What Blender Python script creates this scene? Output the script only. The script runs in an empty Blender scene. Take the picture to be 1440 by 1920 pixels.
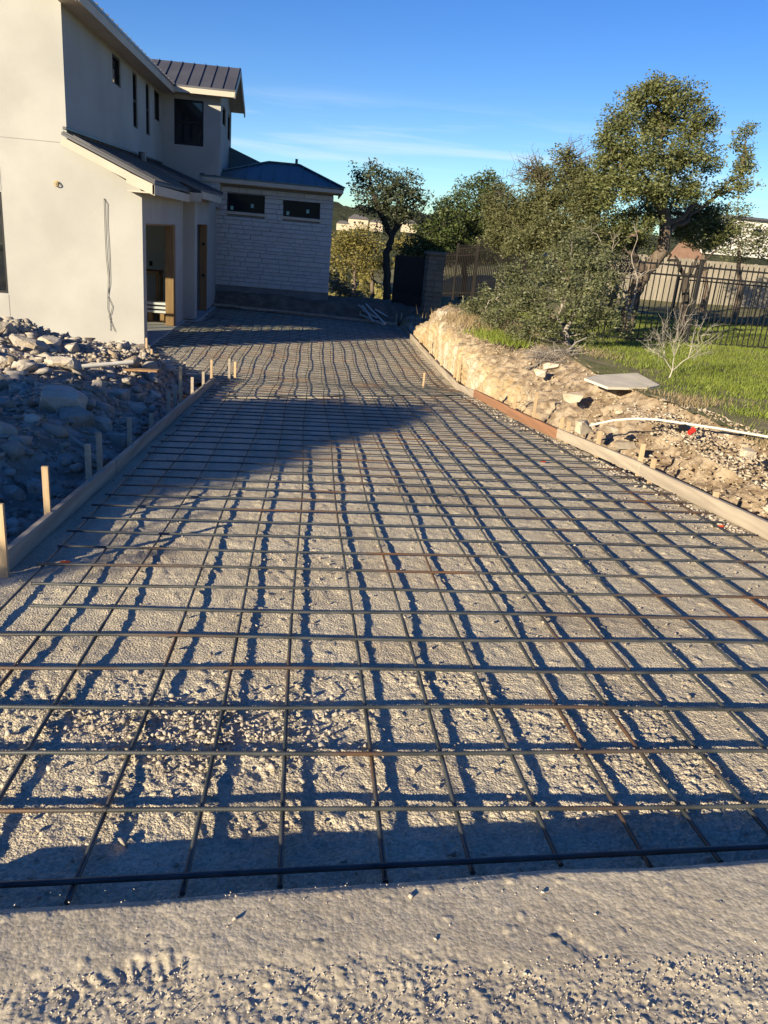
import bpy, math, random
import numpy as np
from mathutils import Vector, Matrix
rng = np.random.default_rng(7); random.seed(7)
SC = bpy.context.scene; COL = SC.collection

# ---------------- camera, sky, sun, exposure ----------------
FPX = 1480.0
R = np.array([[0.99319, 0.05014, 0.1052], [-0.08241, -0.336, 0.93825], [0.08239, -0.94053, -0.32957]])
u_, _, v_ = np.linalg.svd(R); R = u_ @ v_
CAM = np.array([0.0, 0.0, 1.6])
cam = bpy.data.cameras.new('camera'); co = bpy.data.objects.new('camera', cam); COL.objects.link(co)
cam.sensor_fit = 'VERTICAL'; cam.sensor_height = 36.0; cam.lens = FPX / 1920 * 36.0
cam.clip_start = 0.05; cam.clip_end = 5000
co.matrix_world = Matrix([[R[0, 0], -R[0, 1], -R[0, 2], 0], [R[1, 0], -R[1, 1], -R[1, 2], 0], [R[2, 0], -R[2, 1], -R[2, 2], 1.6], [0, 0, 0, 1]])
SC.camera = co
SUN_AZ, SUN_EL = 45.0, 17.0          # direction the light travels towards (from +Y to +X), elevation
w = bpy.data.worlds.new('World'); SC.world = w; w.use_nodes = True
nt = w.node_tree; nt.nodes.clear()
def N(nt, t, **k):
    n = nt.nodes.new(t)
    for a, b in k.items():
        if a.startswith('i_'): n.inputs[a[2:].replace('_', ' ')].default_value = b
        else: setattr(n, a, b)
    return n
sky = N(nt, 'ShaderNodeTexSky', sky_type='NISHITA', sun_disc=False, sun_elevation=math.radians(SUN_EL), sun_rotation=math.radians(SUN_AZ + 180), altitude=1800, air_density=1.15, dust_density=0.0, ozone_density=1.4)
hs = N(nt, 'ShaderNodeHueSaturation'); hs.inputs['Saturation'].default_value = 1.38; hs.inputs['Hue'].default_value = 0.515
bg = N(nt, 'ShaderNodeBackground'); bg.inputs['Strength'].default_value = 0.066
out = N(nt, 'ShaderNodeOutputWorld')
# thin streaky cirrus low over the horizon
tc = N(nt, 'ShaderNodeTexCoord'); sep = N(nt, 'ShaderNodeSeparateXYZ'); nt.links.new(tc.outputs['Generated'], sep.inputs[0])
mp = N(nt, 'ShaderNodeMapping'); mp.inputs['Scale'].default_value = (1.6, 1.6, 26); mp.inputs['Rotation'].default_value = (0.0, 0.085, 0.3)
nt.links.new(tc.outputs['Generated'], mp.inputs['Vector'])
cn = N(nt, 'ShaderNodeTexNoise'); cn.inputs['Scale'].default_value = 2.3; cn.inputs['Detail'].default_value = 6; cn.inputs['Distortion'].default_value = 0.25
nt.links.new(mp.outputs[0], cn.inputs['Vector'])
cr = N(nt, 'ShaderNodeMapRange'); cr.inputs['From Min'].default_value = 0.52; cr.inputs['From Max'].default_value = 0.74; cr.inputs['To Max'].default_value = 0.45
nt.links.new(cn.outputs[0], cr.inputs['Value'])
e1 = N(nt, 'ShaderNodeMapRange', interpolation_type='SMOOTHSTEP'); e1.inputs['From Min'].default_value = 0.02; e1.inputs['From Max'].default_value = 0.07
e2 = N(nt, 'ShaderNodeMapRange', interpolation_type='SMOOTHSTEP'); e2.inputs['From Min'].default_value = 0.10; e2.inputs['From Max'].default_value = 0.16; e2.inputs['To Min'].default_value = 1; e2.inputs['To Max'].default_value = 0
for e in (e1, e2): nt.links.new(sep.outputs['Z'], e.inputs['Value'])
m1 = N(nt, 'ShaderNodeMath', operation='MULTIPLY'); m2 = N(nt, 'ShaderNodeMath', operation='MULTIPLY')
nt.links.new(e1.outputs[0], m1.inputs[0]); nt.links.new(e2.outputs[0], m1.inputs[1]); nt.links.new(m1.outputs[0], m2.inputs[0]); nt.links.new(cr.outputs[0], m2.inputs[1])
mx = N(nt, 'ShaderNodeMix', data_type='RGBA'); mx.inputs[7].default_value = (7.0, 7.6, 8.6, 1)
wb = N(nt, 'ShaderNodeMix', data_type='RGBA', blend_type='MULTIPLY'); wb.inputs[0].default_value = 1; wb.inputs[7].default_value = (0.66, 0.86, 1.12, 1)
nt.links.new(sky.outputs[0], hs.inputs['Color']); nt.links.new(hs.outputs[0], wb.inputs[6]); nt.links.new(wb.outputs[2], mx.inputs[6]); nt.links.new(m2.outputs[0], mx.inputs[0])
nt.links.new(mx.outputs[2], bg.inputs[0]); nt.links.new(bg.outputs[0], out.inputs[0])
sl = bpy.data.lights.new('sun', 'SUN'); sl.energy = 5.0; sl.angle = math.radians(0.5); sl.color = (1.0, 0.87, 0.63)
so = bpy.data.objects.new('sun', sl); COL.objects.link(so)
az, el = math.radians(SUN_AZ), math.radians(SUN_EL)
dv = Vector((math.sin(az) * math.cos(el), math.cos(az) * math.cos(el), -math.sin(el)))
so.rotation_euler = dv.to_track_quat('-Z', 'Y').to_euler()
SC.view_settings.view_transform = 'Standard'; SC.view_settings.look = 'None'; SC.view_settings.gamma = 1
SC.view_settings.exposure = 1.05; SC.view_settings.use_curve_mapping = False
try: SC.cycles.max_bounces = 6; SC.cycles.transparent_max_bounces = 12
except Exception: pass

# ---------------- sight lines of the photograph ----------------
def wr(x, y):
    r = R @ np.array([x - 720.0, y - 960.0, FPX]); return r / np.linalg.norm(r)
def at(x, y, Y=None, X=None, Z=None):
    r = wr(x, y)
    t = Y / r[1] if Y is not None else X / r[0] if X is not None else (Z - 1.6) / r[2]
    return CAM + r * t

# ---------------- noise ----------------
def _h(ix, iy, s):
    h = (ix.astype(np.int64) * 374761393 + iy.astype(np.int64) * 668265263 + s * 1442695041) & 0xffffffff
    h = ((h ^ (h >> 13)) * 1274126177) & 0xffffffff
    return ((h ^ (h >> 16)) & 0xffffff) / float(0xffffff)
def vn(x, y, s=0):
    ix = np.floor(x); iy = np.floor(y); fx = x - ix; fy = y - iy
    fx = fx * fx * (3 - 2 * fx); fy = fy * fy * (3 - 2 * fy)
    a = _h(ix, iy, s); b = _h(ix + 1, iy, s); c = _h(ix, iy + 1, s); d = _h(ix + 1, iy + 1, s)
    return (a + (b - a) * fx + (c - a) * fy + (a - b - c + d) * fx * fy) * 2 - 1
def fbm(x, y, s=0, o=4, g=0.5):
    r = 0; a = 1.0
    for k in range(o):
        c, n_ = math.cos(k * .7), math.sin(k * .7)
        r = r + a * vn((x * c - y * n_) * 2 ** k + 17.3 * k, (x * n_ + y * c) * 2 ** k - 9.1 * k, s + k); a *= g
    return r
def peb(x, y, cell, s, dens=1.0):
    X = x / cell; Y = y / cell; ix = np.floor(X); iy = np.floor(Y); r = np.zeros_like(X)
    for dx in (-1, 0, 1):
        for dy in (-1, 0, 1):
            jx = ix + dx; jy = iy + dy
            px = jx + _h(jx, jy, s); py = jy + _h(jx, jy, s + 1); rad = 0.22 + 0.38 * _h(jx, jy, s + 2) ** 2
            ok = _h(jx, jy, s + 3) < dens
            k = 0.7 + 0.6 * _h(jx, jy, s + 4)
            d2 = ((X - px) * k) ** 2 + ((Y - py) / k) ** 2
            r = np.maximum(r, np.where(ok, np.sqrt(np.maximum(rad * rad - d2, 0)), 0))
    return r * cell
def ss(a, b, x):
    t = np.clip((x - a) / (b - a), 0, 1); return t * t * (3 - 2 * t)

# ---------------- materials ----------------
def mat(name, col, rough=0.85, col2=None, scale=5.0, detail=6, bump=0.0, bscale=40.0, metal=0.0, col3=None, scale3=1.2, stretch=None, bdist=0.01, spec=0.3, lo=0.35, hi=0.65):
    m = bpy.data.materials.new(name); m.use_nodes = True; t = m.node_tree; b = t.nodes['Principled BSDF']
    b.inputs['Roughness'].default_value = rough; b.inputs['Metallic'].default_value = metal; b.inputs['Specular IOR Level'].default_value = spec
    b.inputs['Base Color'].default_value = (*col, 1)
    tc = N(t, 'ShaderNodeTexCoord'); mp = N(t, 'ShaderNodeMapping')
    t.links.new(tc.outputs['Object'], mp.inputs['Vector'])
    if stretch: mp.inputs['Scale'].default_value = stretch
    if col2:
        n = N(t, 'ShaderNodeTexNoise'); n.inputs['Scale'].default_value = scale; n.inputs['Detail'].default_value = detail
        t.links.new(mp.outputs[0], n.inputs['Vector'])
        r = N(t, 'ShaderNodeMapRange'); r.inputs['From Min'].default_value = lo; r.inputs['From Max'].default_value = hi
        t.links.new(n.outputs[0], r.inputs['Value'])
        x = N(t, 'ShaderNodeMix', data_type='RGBA'); x.inputs[6].default_value = (*col, 1); x.inputs[7].default_value = (*col2, 1)
        t.links.new(r.outputs[0], x.inputs[0]); last = x.outputs[2]
        if col3:
            n = N(t, 'ShaderNodeTexNoise'); n.inputs['Scale'].default_value = scale3; n.inputs['Detail'].default_value = 5
            t.links.new(mp.outputs[0], n.inputs['Vector'])
            r = N(t, 'ShaderNodeMapRange'); r.inputs['From Min'].default_value = 0.52; r.inputs['From Max'].default_value = 0.68
            t.links.new(n.outputs[0], r.inputs['Value'])
            y = N(t, 'ShaderNodeMix', data_type='RGBA'); y.inputs[7].default_value = (*col3, 1)
            t.links.new(last, y.inputs[6]); t.links.new(r.outputs[0], y.inputs[0]); last = y.outputs[2]
        t.links.new(last, b.inputs['Base Color'])
    if bump:
        n = N(t, 'ShaderNodeTexNoise'); n.inputs['Scale'].default_value = bscale; n.inputs['Detail'].default_value = 8; n.inputs['Roughness'].default_value = 0.65
        t.links.new(mp.outputs[0], n.inputs['Vector'])
        bp = N(t, 'ShaderNodeBump'); bp.inputs['Strength'].default_value = bump; bp.inputs['Distance'].default_value = bdist
        t.links.new(n.outputs[0], bp.inputs['Height']); t.links.new(bp.outputs[0], b.inputs['Normal'])
    return m
def tint(m, amt=0.25):
    """per-object / per-island value variation"""
    t = m.node_tree; b = t.nodes['Principled BSDF']
    lk = b.inputs['Base Color'].links
    src = lk[0].from_socket if lk else None
    oi = N(t, 'ShaderNodeObjectInfo'); g = N(t, 'ShaderNodeNewGeometry')
    a = N(t, 'ShaderNodeMath', operation='ADD'); t.links.new(oi.outputs['Random'], a.inputs[0]); t.links.new(g.outputs['Random Per Island'], a.inputs[1])
    r = N(t, 'ShaderNodeMapRange'); r.inputs['From Max'].default_value = 2; r.inputs['To Min'].default_value = 1 - amt; r.inputs['To Max'].default_value = 1 + amt
    t.links.new(a.outputs[0], r.inputs['Value'])
    h = N(t, 'ShaderNodeHueSaturation'); t.links.new(r.outputs[0], h.inputs['Value'])
    if src: t.links.new(src, h.inputs['Color'])
    else: h.inputs['Color'].default_value = b.inputs['Base Color'].default_value
    t.links.new(h.outputs[0], b.inputs['Base Color']); return m
def gravel_mat(name, c1, c2, c3, bump=0.5):
    m = mat(name, c1, 0.95, c2, 3.0, 8, col3=c3, scale3=0.9, spec=0.15)
    t = m.node_tree; b = t.nodes['Principled BSDF']; src = b.inputs['Base Color'].links[0].from_socket
    tc = N(t, 'ShaderNodeTexCoord')
    v = N(t, 'ShaderNodeTexVoronoi'); v.inputs['Scale'].default_value = 110; t.links.new(tc.outputs['Object'], v.inputs['Vector'])
    v2 = N(t, 'ShaderNodeTexVoronoi'); v2.inputs['Scale'].default_value = 210; t.links.new(tc.outputs['Object'], v2.inputs['Vector'])
    n = N(t, 'ShaderNodeTexNoise'); n.inputs['Scale'].default_value = 26; n.inputs['Detail'].default_value = 10; n.inputs['Roughness'].default_value = 0.7
    t.links.new(tc.outputs['Object'], n.inputs['Vector'])
    sp = N(t, 'ShaderNodeSeparateColor'); t.links.new(v.outputs['Color'], sp.inputs[0])
    r = N(t, 'ShaderNodeMapRange'); r.inputs['To Min'].default_value = 0.78; r.inputs['To Max'].default_value = 1.2; t.links.new(sp.outputs[0], r.inputs['Value'])
    h = N(t, 'ShaderNodeHueSaturation'); t.links.new(src, h.inputs['Color']); t.links.new(r.outputs[0], h.inputs['Value']); t.links.new(h.outputs[0], b.inputs['Base Color'])
    a1 = N(t, 'ShaderNodeMath', operation='MULTIPLY_ADD'); t.links.new(v.outputs['Distance'], a1.inputs[0]); a1.inputs[1].default_value = -0.55; t.links.new(n.outputs[0], a1.inputs[2])
    a2 = N(t, 'ShaderNodeMath', operation='MULTIPLY_ADD'); t.links.new(v2.outputs['Distance'], a2.inputs[0]); a2.inputs[1].default_value = -0.25; t.links.new(a1.outputs[0], a2.inputs[2])
    bp = N(t, 'ShaderNodeBump'); bp.inputs['Strength'].default_value = bump; bp.inputs['Distance'].default_value = 0.012
    t.links.new(a2.outputs[0], bp.inputs['Height']); t.links.new(bp.outputs[0], b.inputs['Normal']); return m
def leaf_mat(name, c1, c2, trans=0.25):
    m = bpy.data.materials.new(name); m.use_nodes = True; t = m.node_tree; t.nodes.clear()
    g = N(t, 'ShaderNodeNewGeometry'); tc = N(t, 'ShaderNodeTexCoord'); n = N(t, 'ShaderNodeTexNoise'); n.inputs['Scale'].default_value = 1.7; n.inputs['Detail'].default_value = 3
    t.links.new(tc.outputs['Object'], n.inputs['Vector'])
    a = N(t, 'ShaderNodeMath', operation='MULTIPLY_ADD'); t.links.new(g.outputs['Random Per Island'], a.inputs[0]); a.inputs[1].default_value = 0.75; t.links.new(n.outputs[0], a.inputs[2])
    r = N(t, 'ShaderNodeMapRange'); r.inputs['From Min'].default_value = 0.35; r.inputs['From Max'].default_value = 1.35; t.links.new(a.outputs[0], r.inputs['Value'])
    x = N(t, 'ShaderNodeMix', data_type='RGBA'); x.inputs[6].default_value = (*c1, 1); x.inputs[7].default_value = (*c2, 1); t.links.new(r.outputs[0], x.inputs[0])
    p = N(t, 'ShaderNodeBsdfPrincipled'); p.inputs['Roughness'].default_value = 0.5; p.inputs['Specular IOR Level'].default_value = 0.35; t.links.new(x.outputs[2], p.inputs['Base Color'])
    tr = N(t, 'ShaderNodeBsdfTranslucent'); t.links.new(x.outputs[2], tr.inputs['Color'])
    ms = N(t, 'ShaderNodeMixShader'); ms.inputs[0].default_value = trans; t.links.new(p.outputs[0], ms.inputs[1]); t.links.new(tr.outputs[0], ms.inputs[2])
    o = N(t, 'ShaderNodeOutputMaterial'); t.links.new(ms.outputs[0], o.inputs[0]); return m

M = {}
M['bed'] = gravel_mat('crushed_limestone', (0.49, 0.415, 0.30), (0.58, 0.50, 0.365), (0.43, 0.355, 0.255), 0.8)
M['apron'] = gravel_mat('dusty_gravel', (0.44, 0.375, 0.275), (0.51, 0.44, 0.325), (0.40, 0.335, 0.245), 0.17)
M['rock'] = tint(mat('limestone_rock', (0.36, 0.31, 0.25), 0.95, (0.48, 0.425, 0.355), 4.0, 8, bump=0.6, bscale=18, col3=(0.36, 0.28, 0.19), scale3=1.5, bdist=0.03, spec=0.15), 0.3)
M['pebble'] = tint(mat('pebble', (0.36, 0.305, 0.245), 0.95, (0.48, 0.415, 0.335), 8.0, 4, spec=0.15), 0.3)
M['rubble_soil'] = mat('rubble_soil', (0.24, 0.19, 0.14), 1.0, (0.42, 0.36, 0.30), 6.0, 10, bump=0.9, bscale=25, bdist=0.04, spec=0.1)
M['steel'] = mat('weathered_steel', (0.085, 0.09, 0.088), 0.45, (0.038, 0.043, 0.045), 9.0, 6, metal=0.3, col3=(0.14, 0.07, 0.03), scale3=1.3, spec=0.6)
M['wire'] = mat('tie_wire', (0.05, 0.05, 0.055), 0.6, metal=0.5)
M['board'] = tint(mat('weathered_board', (0.40, 0.335, 0.255), 0.85, (0.27, 0.225, 0.175), 3.0, 8, bump=0.25, bscale=14, stretch=(3, 0.35, 6), bdist=0.006), 0.15)
M['redboard'] = mat('reddish_board', (0.30, 0.15, 0.08), 0.8, (0.21, 0.11, 0.065), 3.0, 8, bump=0.2, bscale=14, stretch=(3, 0.35, 6), bdist=0.006)
M['stake'] = tint(mat('pine_stake', (0.46, 0.335, 0.20), 0.85, (0.36, 0.25, 0.145), 5.0, 6, bump=0.2, bscale=20, stretch=(6, 6, 0.7), bdist=0.005), 0.3)
M['stucco'] = mat('cream_stucco', (0.40, 0.39, 0.362), 0.95, (0.345, 0.335, 0.31), 0.9, 9, bump=0.3, bscale=22, col3=(0.425, 0.412, 0.378), scale3=0.6, bdist=0.008, spec=0.15)
M['stucco_shade'] = M['stucco']
M['trim'] = mat('painted_wood_trim', (0.50, 0.44, 0.35), 0.7, (0.45, 0.395, 0.315), 2.0, 5)
M['metal_roof'] = mat('dark_metal_roof', (0.115, 0.112, 0.115), 0.42, (0.09, 0.087, 0.092), 1.3, 4, metal=0.35, spec=0.5)
M['teal_roof'] = mat('teal_grey_metal_roof', (0.08, 0.115, 0.115), 0.42, (0.065, 0.095, 0.10), 1.3, 4, metal=0.35, spec=0.5)
M['window_frame'] = mat('black_window_frame', (0.012, 0.012, 0.014), 0.5)
M['soil'] = mat('dark_soil', (0.13, 0.10, 0.07), 1.0, (0.21, 0.165, 0.12), 4.0, 9, bump=0.9, bscale=18, bdist=0.04, spec=0.1)
M['lawn'] = mat('lawn_turf', (0.13, 0.135, 0.055), 1.0, (0.23, 0.19, 0.12), 3.0, 8, bump=0.9, bscale=45, col3=(0.16, 0.16, 0.06), scale3=0.7, bdist=0.03, spec=0.1)
M['white_pipe'] = mat('white_plastic_pipe', (0.62, 0.59, 0.52), 0.5, (0.50, 0.465, 0.40), 6.0, 4)
M['sheet'] = mat('pale_concrete_slab', (0.66, 0.58, 0.44), 0.9, (0.54, 0.47, 0.36), 4.0, 8, bump=0.3, bscale=30)
M['iron'] = mat('black_iron', (0.012, 0.012, 0.013), 0.5, (0.02, 0.018, 0.017), 6.0, 3, spec=0.4)
M['brown_fence'] = mat('brown_metal_picket', (0.009, 0.007, 0.006), 0.7, (0.02, 0.016, 0.013), 4.0, 4)
M['darkwood'] = mat('dark_fence_wood', (0.028, 0.024, 0.022), 0.9, (0.05, 0.042, 0.036), 3.0, 6)
M['palewood'] = tint(mat('pale_fence_wood', (0.34, 0.295, 0.225), 0.9, (0.24, 0.21, 0.165), 3.0, 6, stretch=(4, 4, 0.5)), 0.25)
M['lumber'] = mat('new_lumber', (0.30, 0.18, 0.085), 0.8, (0.23, 0.13, 0.06), 3.0, 6, stretch=(5, 5, 0.6))
M['concrete'] = mat('concrete_slab', (0.42, 0.40, 0.37), 0.9, (0.34, 0.325, 0.30), 2.0, 7, bump=0.15, bscale=20)
M['foundation'] = mat('dark_foundation', (0.15, 0.15, 0.145), 0.95, (0.21, 0.205, 0.195), 3.0, 6, bump=0.3, bscale=20)
M['bark'] = mat('oak_bark', (0.20, 0.155, 0.115), 1.0, (0.12, 0.092, 0.07), 9.0, 8, bump=1.0, bscale=16, stretch=(3, 3, 0.7), bdist=0.03, spec=0.1)
M['bark_dark'] = mat('dark_bark', (0.055, 0.045, 0.038), 1.0, (0.09, 0.075, 0.06), 9.0, 8, bump=1.0, bscale=16, stretch=(3, 3, 0.7), bdist=0.03, spec=0.1)
M['twig'] = mat('bare_grey_twig', (0.30, 0.26, 0.22), 0.95, (0.20, 0.17, 0.14), 6.0, 4)
M['deadwood'] = mat('bleached_deadwood', (0.44, 0.395, 0.33), 0.9, (0.33, 0.29, 0.24), 8.0, 4)
M['oakleaf'] = leaf_mat('live_oak_leaf', (0.065, 0.082, 0.025), (0.195, 0.20, 0.075))
M['midleaf'] = leaf_mat('mixed_oak_leaf', (0.07, 0.08, 0.03), (0.17, 0.165, 0.07))
M['bushleaf'] = leaf_mat('shrub_leaf', (0.06, 0.072, 0.032), (0.175, 0.18, 0.085))
M['juniper'] = leaf_mat('juniper_leaf', (0.035, 0.055, 0.015), (0.11, 0.13, 0.035), 0.2)
M['darkleaf'] = leaf_mat('dark_oak_leaf', (0.030, 0.040, 0.018), (0.085, 0.095, 0.045), 0.15)
M['olive'] = leaf_mat('yellow_olive_leaf', (0.13, 0.115, 0.03), (0.28, 0.235, 0.07))
M['brush'] = leaf_mat('dry_brush_leaf', (0.22, 0.15, 0.08), (0.40, 0.30, 0.18))
M['grass'] = leaf_mat('grass_blade', (0.14, 0.19, 0.022), (0.33, 0.38, 0.07), 0.45)
M['drygrass'] = leaf_mat('dry_grass_blade', (0.24, 0.17, 0.09), (0.42, 0.32, 0.18), 0.2)
M['hill'] = mat('wooded_hill', (0.045, 0.052, 0.028), 1.0, (0.085, 0.088, 0.045), 0.12, 10, bump=1.0, bscale=0.15, bdist=3.0, spec=0.05)
M['ground'] = mat('dry_ground', (0.20, 0.16, 0.10), 1.0, (0.12, 0.125, 0.06), 0.5, 8, bump=0.5, bscale=3, bdist=0.1, spec=0.1)
M['farwall'] = mat('far_house_wall', (0.55, 0.46, 0.33), 0.9, (0.50, 0.42, 0.31), 0.6, 4)
M['farroof'] = mat('far_house_roof', (0.12, 0.11, 0.11), 0.9, (0.16, 0.14, 0.13), 1.0, 4)
M['whitewall'] = mat('white_house_wall', (0.66, 0.63, 0.58), 0.9, (0.60, 0.57, 0.52), 0.7, 5)
M['brownroof'] = mat('brown_shingle_roof', (0.19, 0.11, 0.075), 0.95, (0.25, 0.15, 0.10), 3.0, 6, bump=0.5, bscale=15)
M['tanroof'] = mat('tan_shingle_roof', (0.33, 0.26, 0.18), 0.95, (0.27, 0.21, 0.15), 3.0, 6)
M['stonewall'] = tint(mat('white_limestone_block', (0.50, 0.49, 0.465), 0.9, (0.44, 0.43, 0.41), 3.5, 8, bump=0.5, bscale=14, bdist=0.008, spec=0.15), 0.09)
M['mortar'] = mat('mortar', (0.24, 0.235, 0.225), 0.95)
M['pillarstone'] = tint(mat('tan_pillar_stone', (0.20, 0.165, 0.125), 0.9, (0.13, 0.11, 0.085), 3.5, 8, bump=0.4, bscale=10), 0.3)
M['red'] = mat('red_plastic', (0.62, 0.03, 0.02), 0.5)
M['orange'] = mat('marking_orange', (0.75, 0.10, 0.02), 0.8)
M['black'] = mat('black_wire', (0.012, 0.012, 0.012), 0.5)
M['brass'] = mat('tan_cable_coil', (0.45, 0.32, 0.13), 0.6)
M['white_paper'] = mat('white_board_stack', (0.60, 0.60, 0.62), 0.8)
M['green_tag'] = mat('pale_green_sticker', (0.25, 0.45, 0.38), 0.6)
M['dark_inside'] = mat('dark_room_wall', (0.62, 0.61, 0.58), 0.95)
def glass(name, colr, tf):
    m = bpy.data.materials.new(name); m.use_nodes = True; t = m.node_tree; t.nodes.clear()
    g = N(t, 'ShaderNodeBsdfGlossy'); g.inputs['Roughness'].default_value = 0.03; g.inputs['Color'].default_value = (0.9, 0.95, 1, 1)
    tr = N(t, 'ShaderNodeBsdfTransparent'); tr.inputs['Color'].default_value = (*colr, 1)
    ms = N(t, 'ShaderNodeMixShader'); ms.inputs[0].default_value = tf; t.links.new(tr.outputs[0], ms.inputs[1]); t.links.new(g.outputs[0], ms.inputs[2])
    o = N(t, 'ShaderNodeOutputMaterial'); t.links.new(ms.outputs[0], o.inputs[0]); return m
M['glass'] = glass('window_glass', (0.86, 0.90, 0.88), 0.08)
M['panes'] = mat('reflective_window_pane', (0.012, 0.016, 0.022), 0.04, spec=0.5)
M['darkglass'] = mat('dark_window_pane', (0.012, 0.016, 0.022), 0.10, spec=0.04)

# bank material with zones by the 'u' attribute (0 = foot, 1 = lip)
def bank_mat():
    m = bpy.data.materials.new('limestone_cut_bank'); m.use_nodes = True; t = m.node_tree; b = t.nodes['Principled BSDF']
    b.inputs['Roughness'].default_value = 1; b.inputs['Specular IOR Level'].default_value = 0.1
    at_ = N(t, 'ShaderNodeAttribute', attribute_name='u'); tc = N(t, 'ShaderNodeTexCoord')
    def noise(s, d=8):
        n = N(t, 'ShaderNodeTexNoise'); n.inputs['Scale'].default_value = s; n.inputs['Detail'].default_value = d; n.inputs['Roughness'].default_value = 0.6
        t.links.new(tc.outputs['Object'], n.inputs['Vector']); return n.outputs[0]
    def rng_(src, a, c):
        r = N(t, 'ShaderNodeMapRange'); r.inputs['From Min'].default_value = a; r.inputs['From Max'].default_value = c; t.links.new(src, r.inputs['Value']); return r.outputs[0]
    def mixc(f, a, c):
        x = N(t, 'ShaderNodeMix', data_type='RGBA')
        for k, s in ((6, a), (7, c)):
            if isinstance(s, tuple): x.inputs[k].default_value = (*s, 1)
            else: t.links.new(s, x.inputs[k])
        t.links.new(f, x.inputs[0]); return x.outputs[2]
    base = mixc(rng_(noise(5), .35, .65), (0.37, 0.255, 0.135), (0.48, 0.375, 0.235))
    base = mixc(rng_(noise(1.1), .5, .62), base, (0.54, 0.47, 0.36))
    brown = mixc(rng_(noise(6), .42, .60), (0.20, 0.145, 0.095), (0.37, 0.29, 0.205))
    ad = N(t, 'ShaderNodeMath', operation='MULTIPLY_ADD'); t.links.new(noise(2.5), ad.inputs[0]); ad.inputs[1].default_value = 0.7; t.links.new(at_.outputs['Fac'], ad.inputs[2])
    c = mixc(rng_(ad.outputs[0], 0.66, 0.86), base, brown)
    t.links.new(c, b.inputs['Base Color'])
    bp = N(t, 'ShaderNodeBump'); bp.inputs['Strength'].default_value = 0.9; bp.inputs['Distance'].default_value = 0.05
    t.links.new(noise(14, 10), bp.inputs['Height']); t.links.new(bp.outputs[0], b.inputs['Normal']); return m
M['bank'] = bank_mat()

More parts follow.
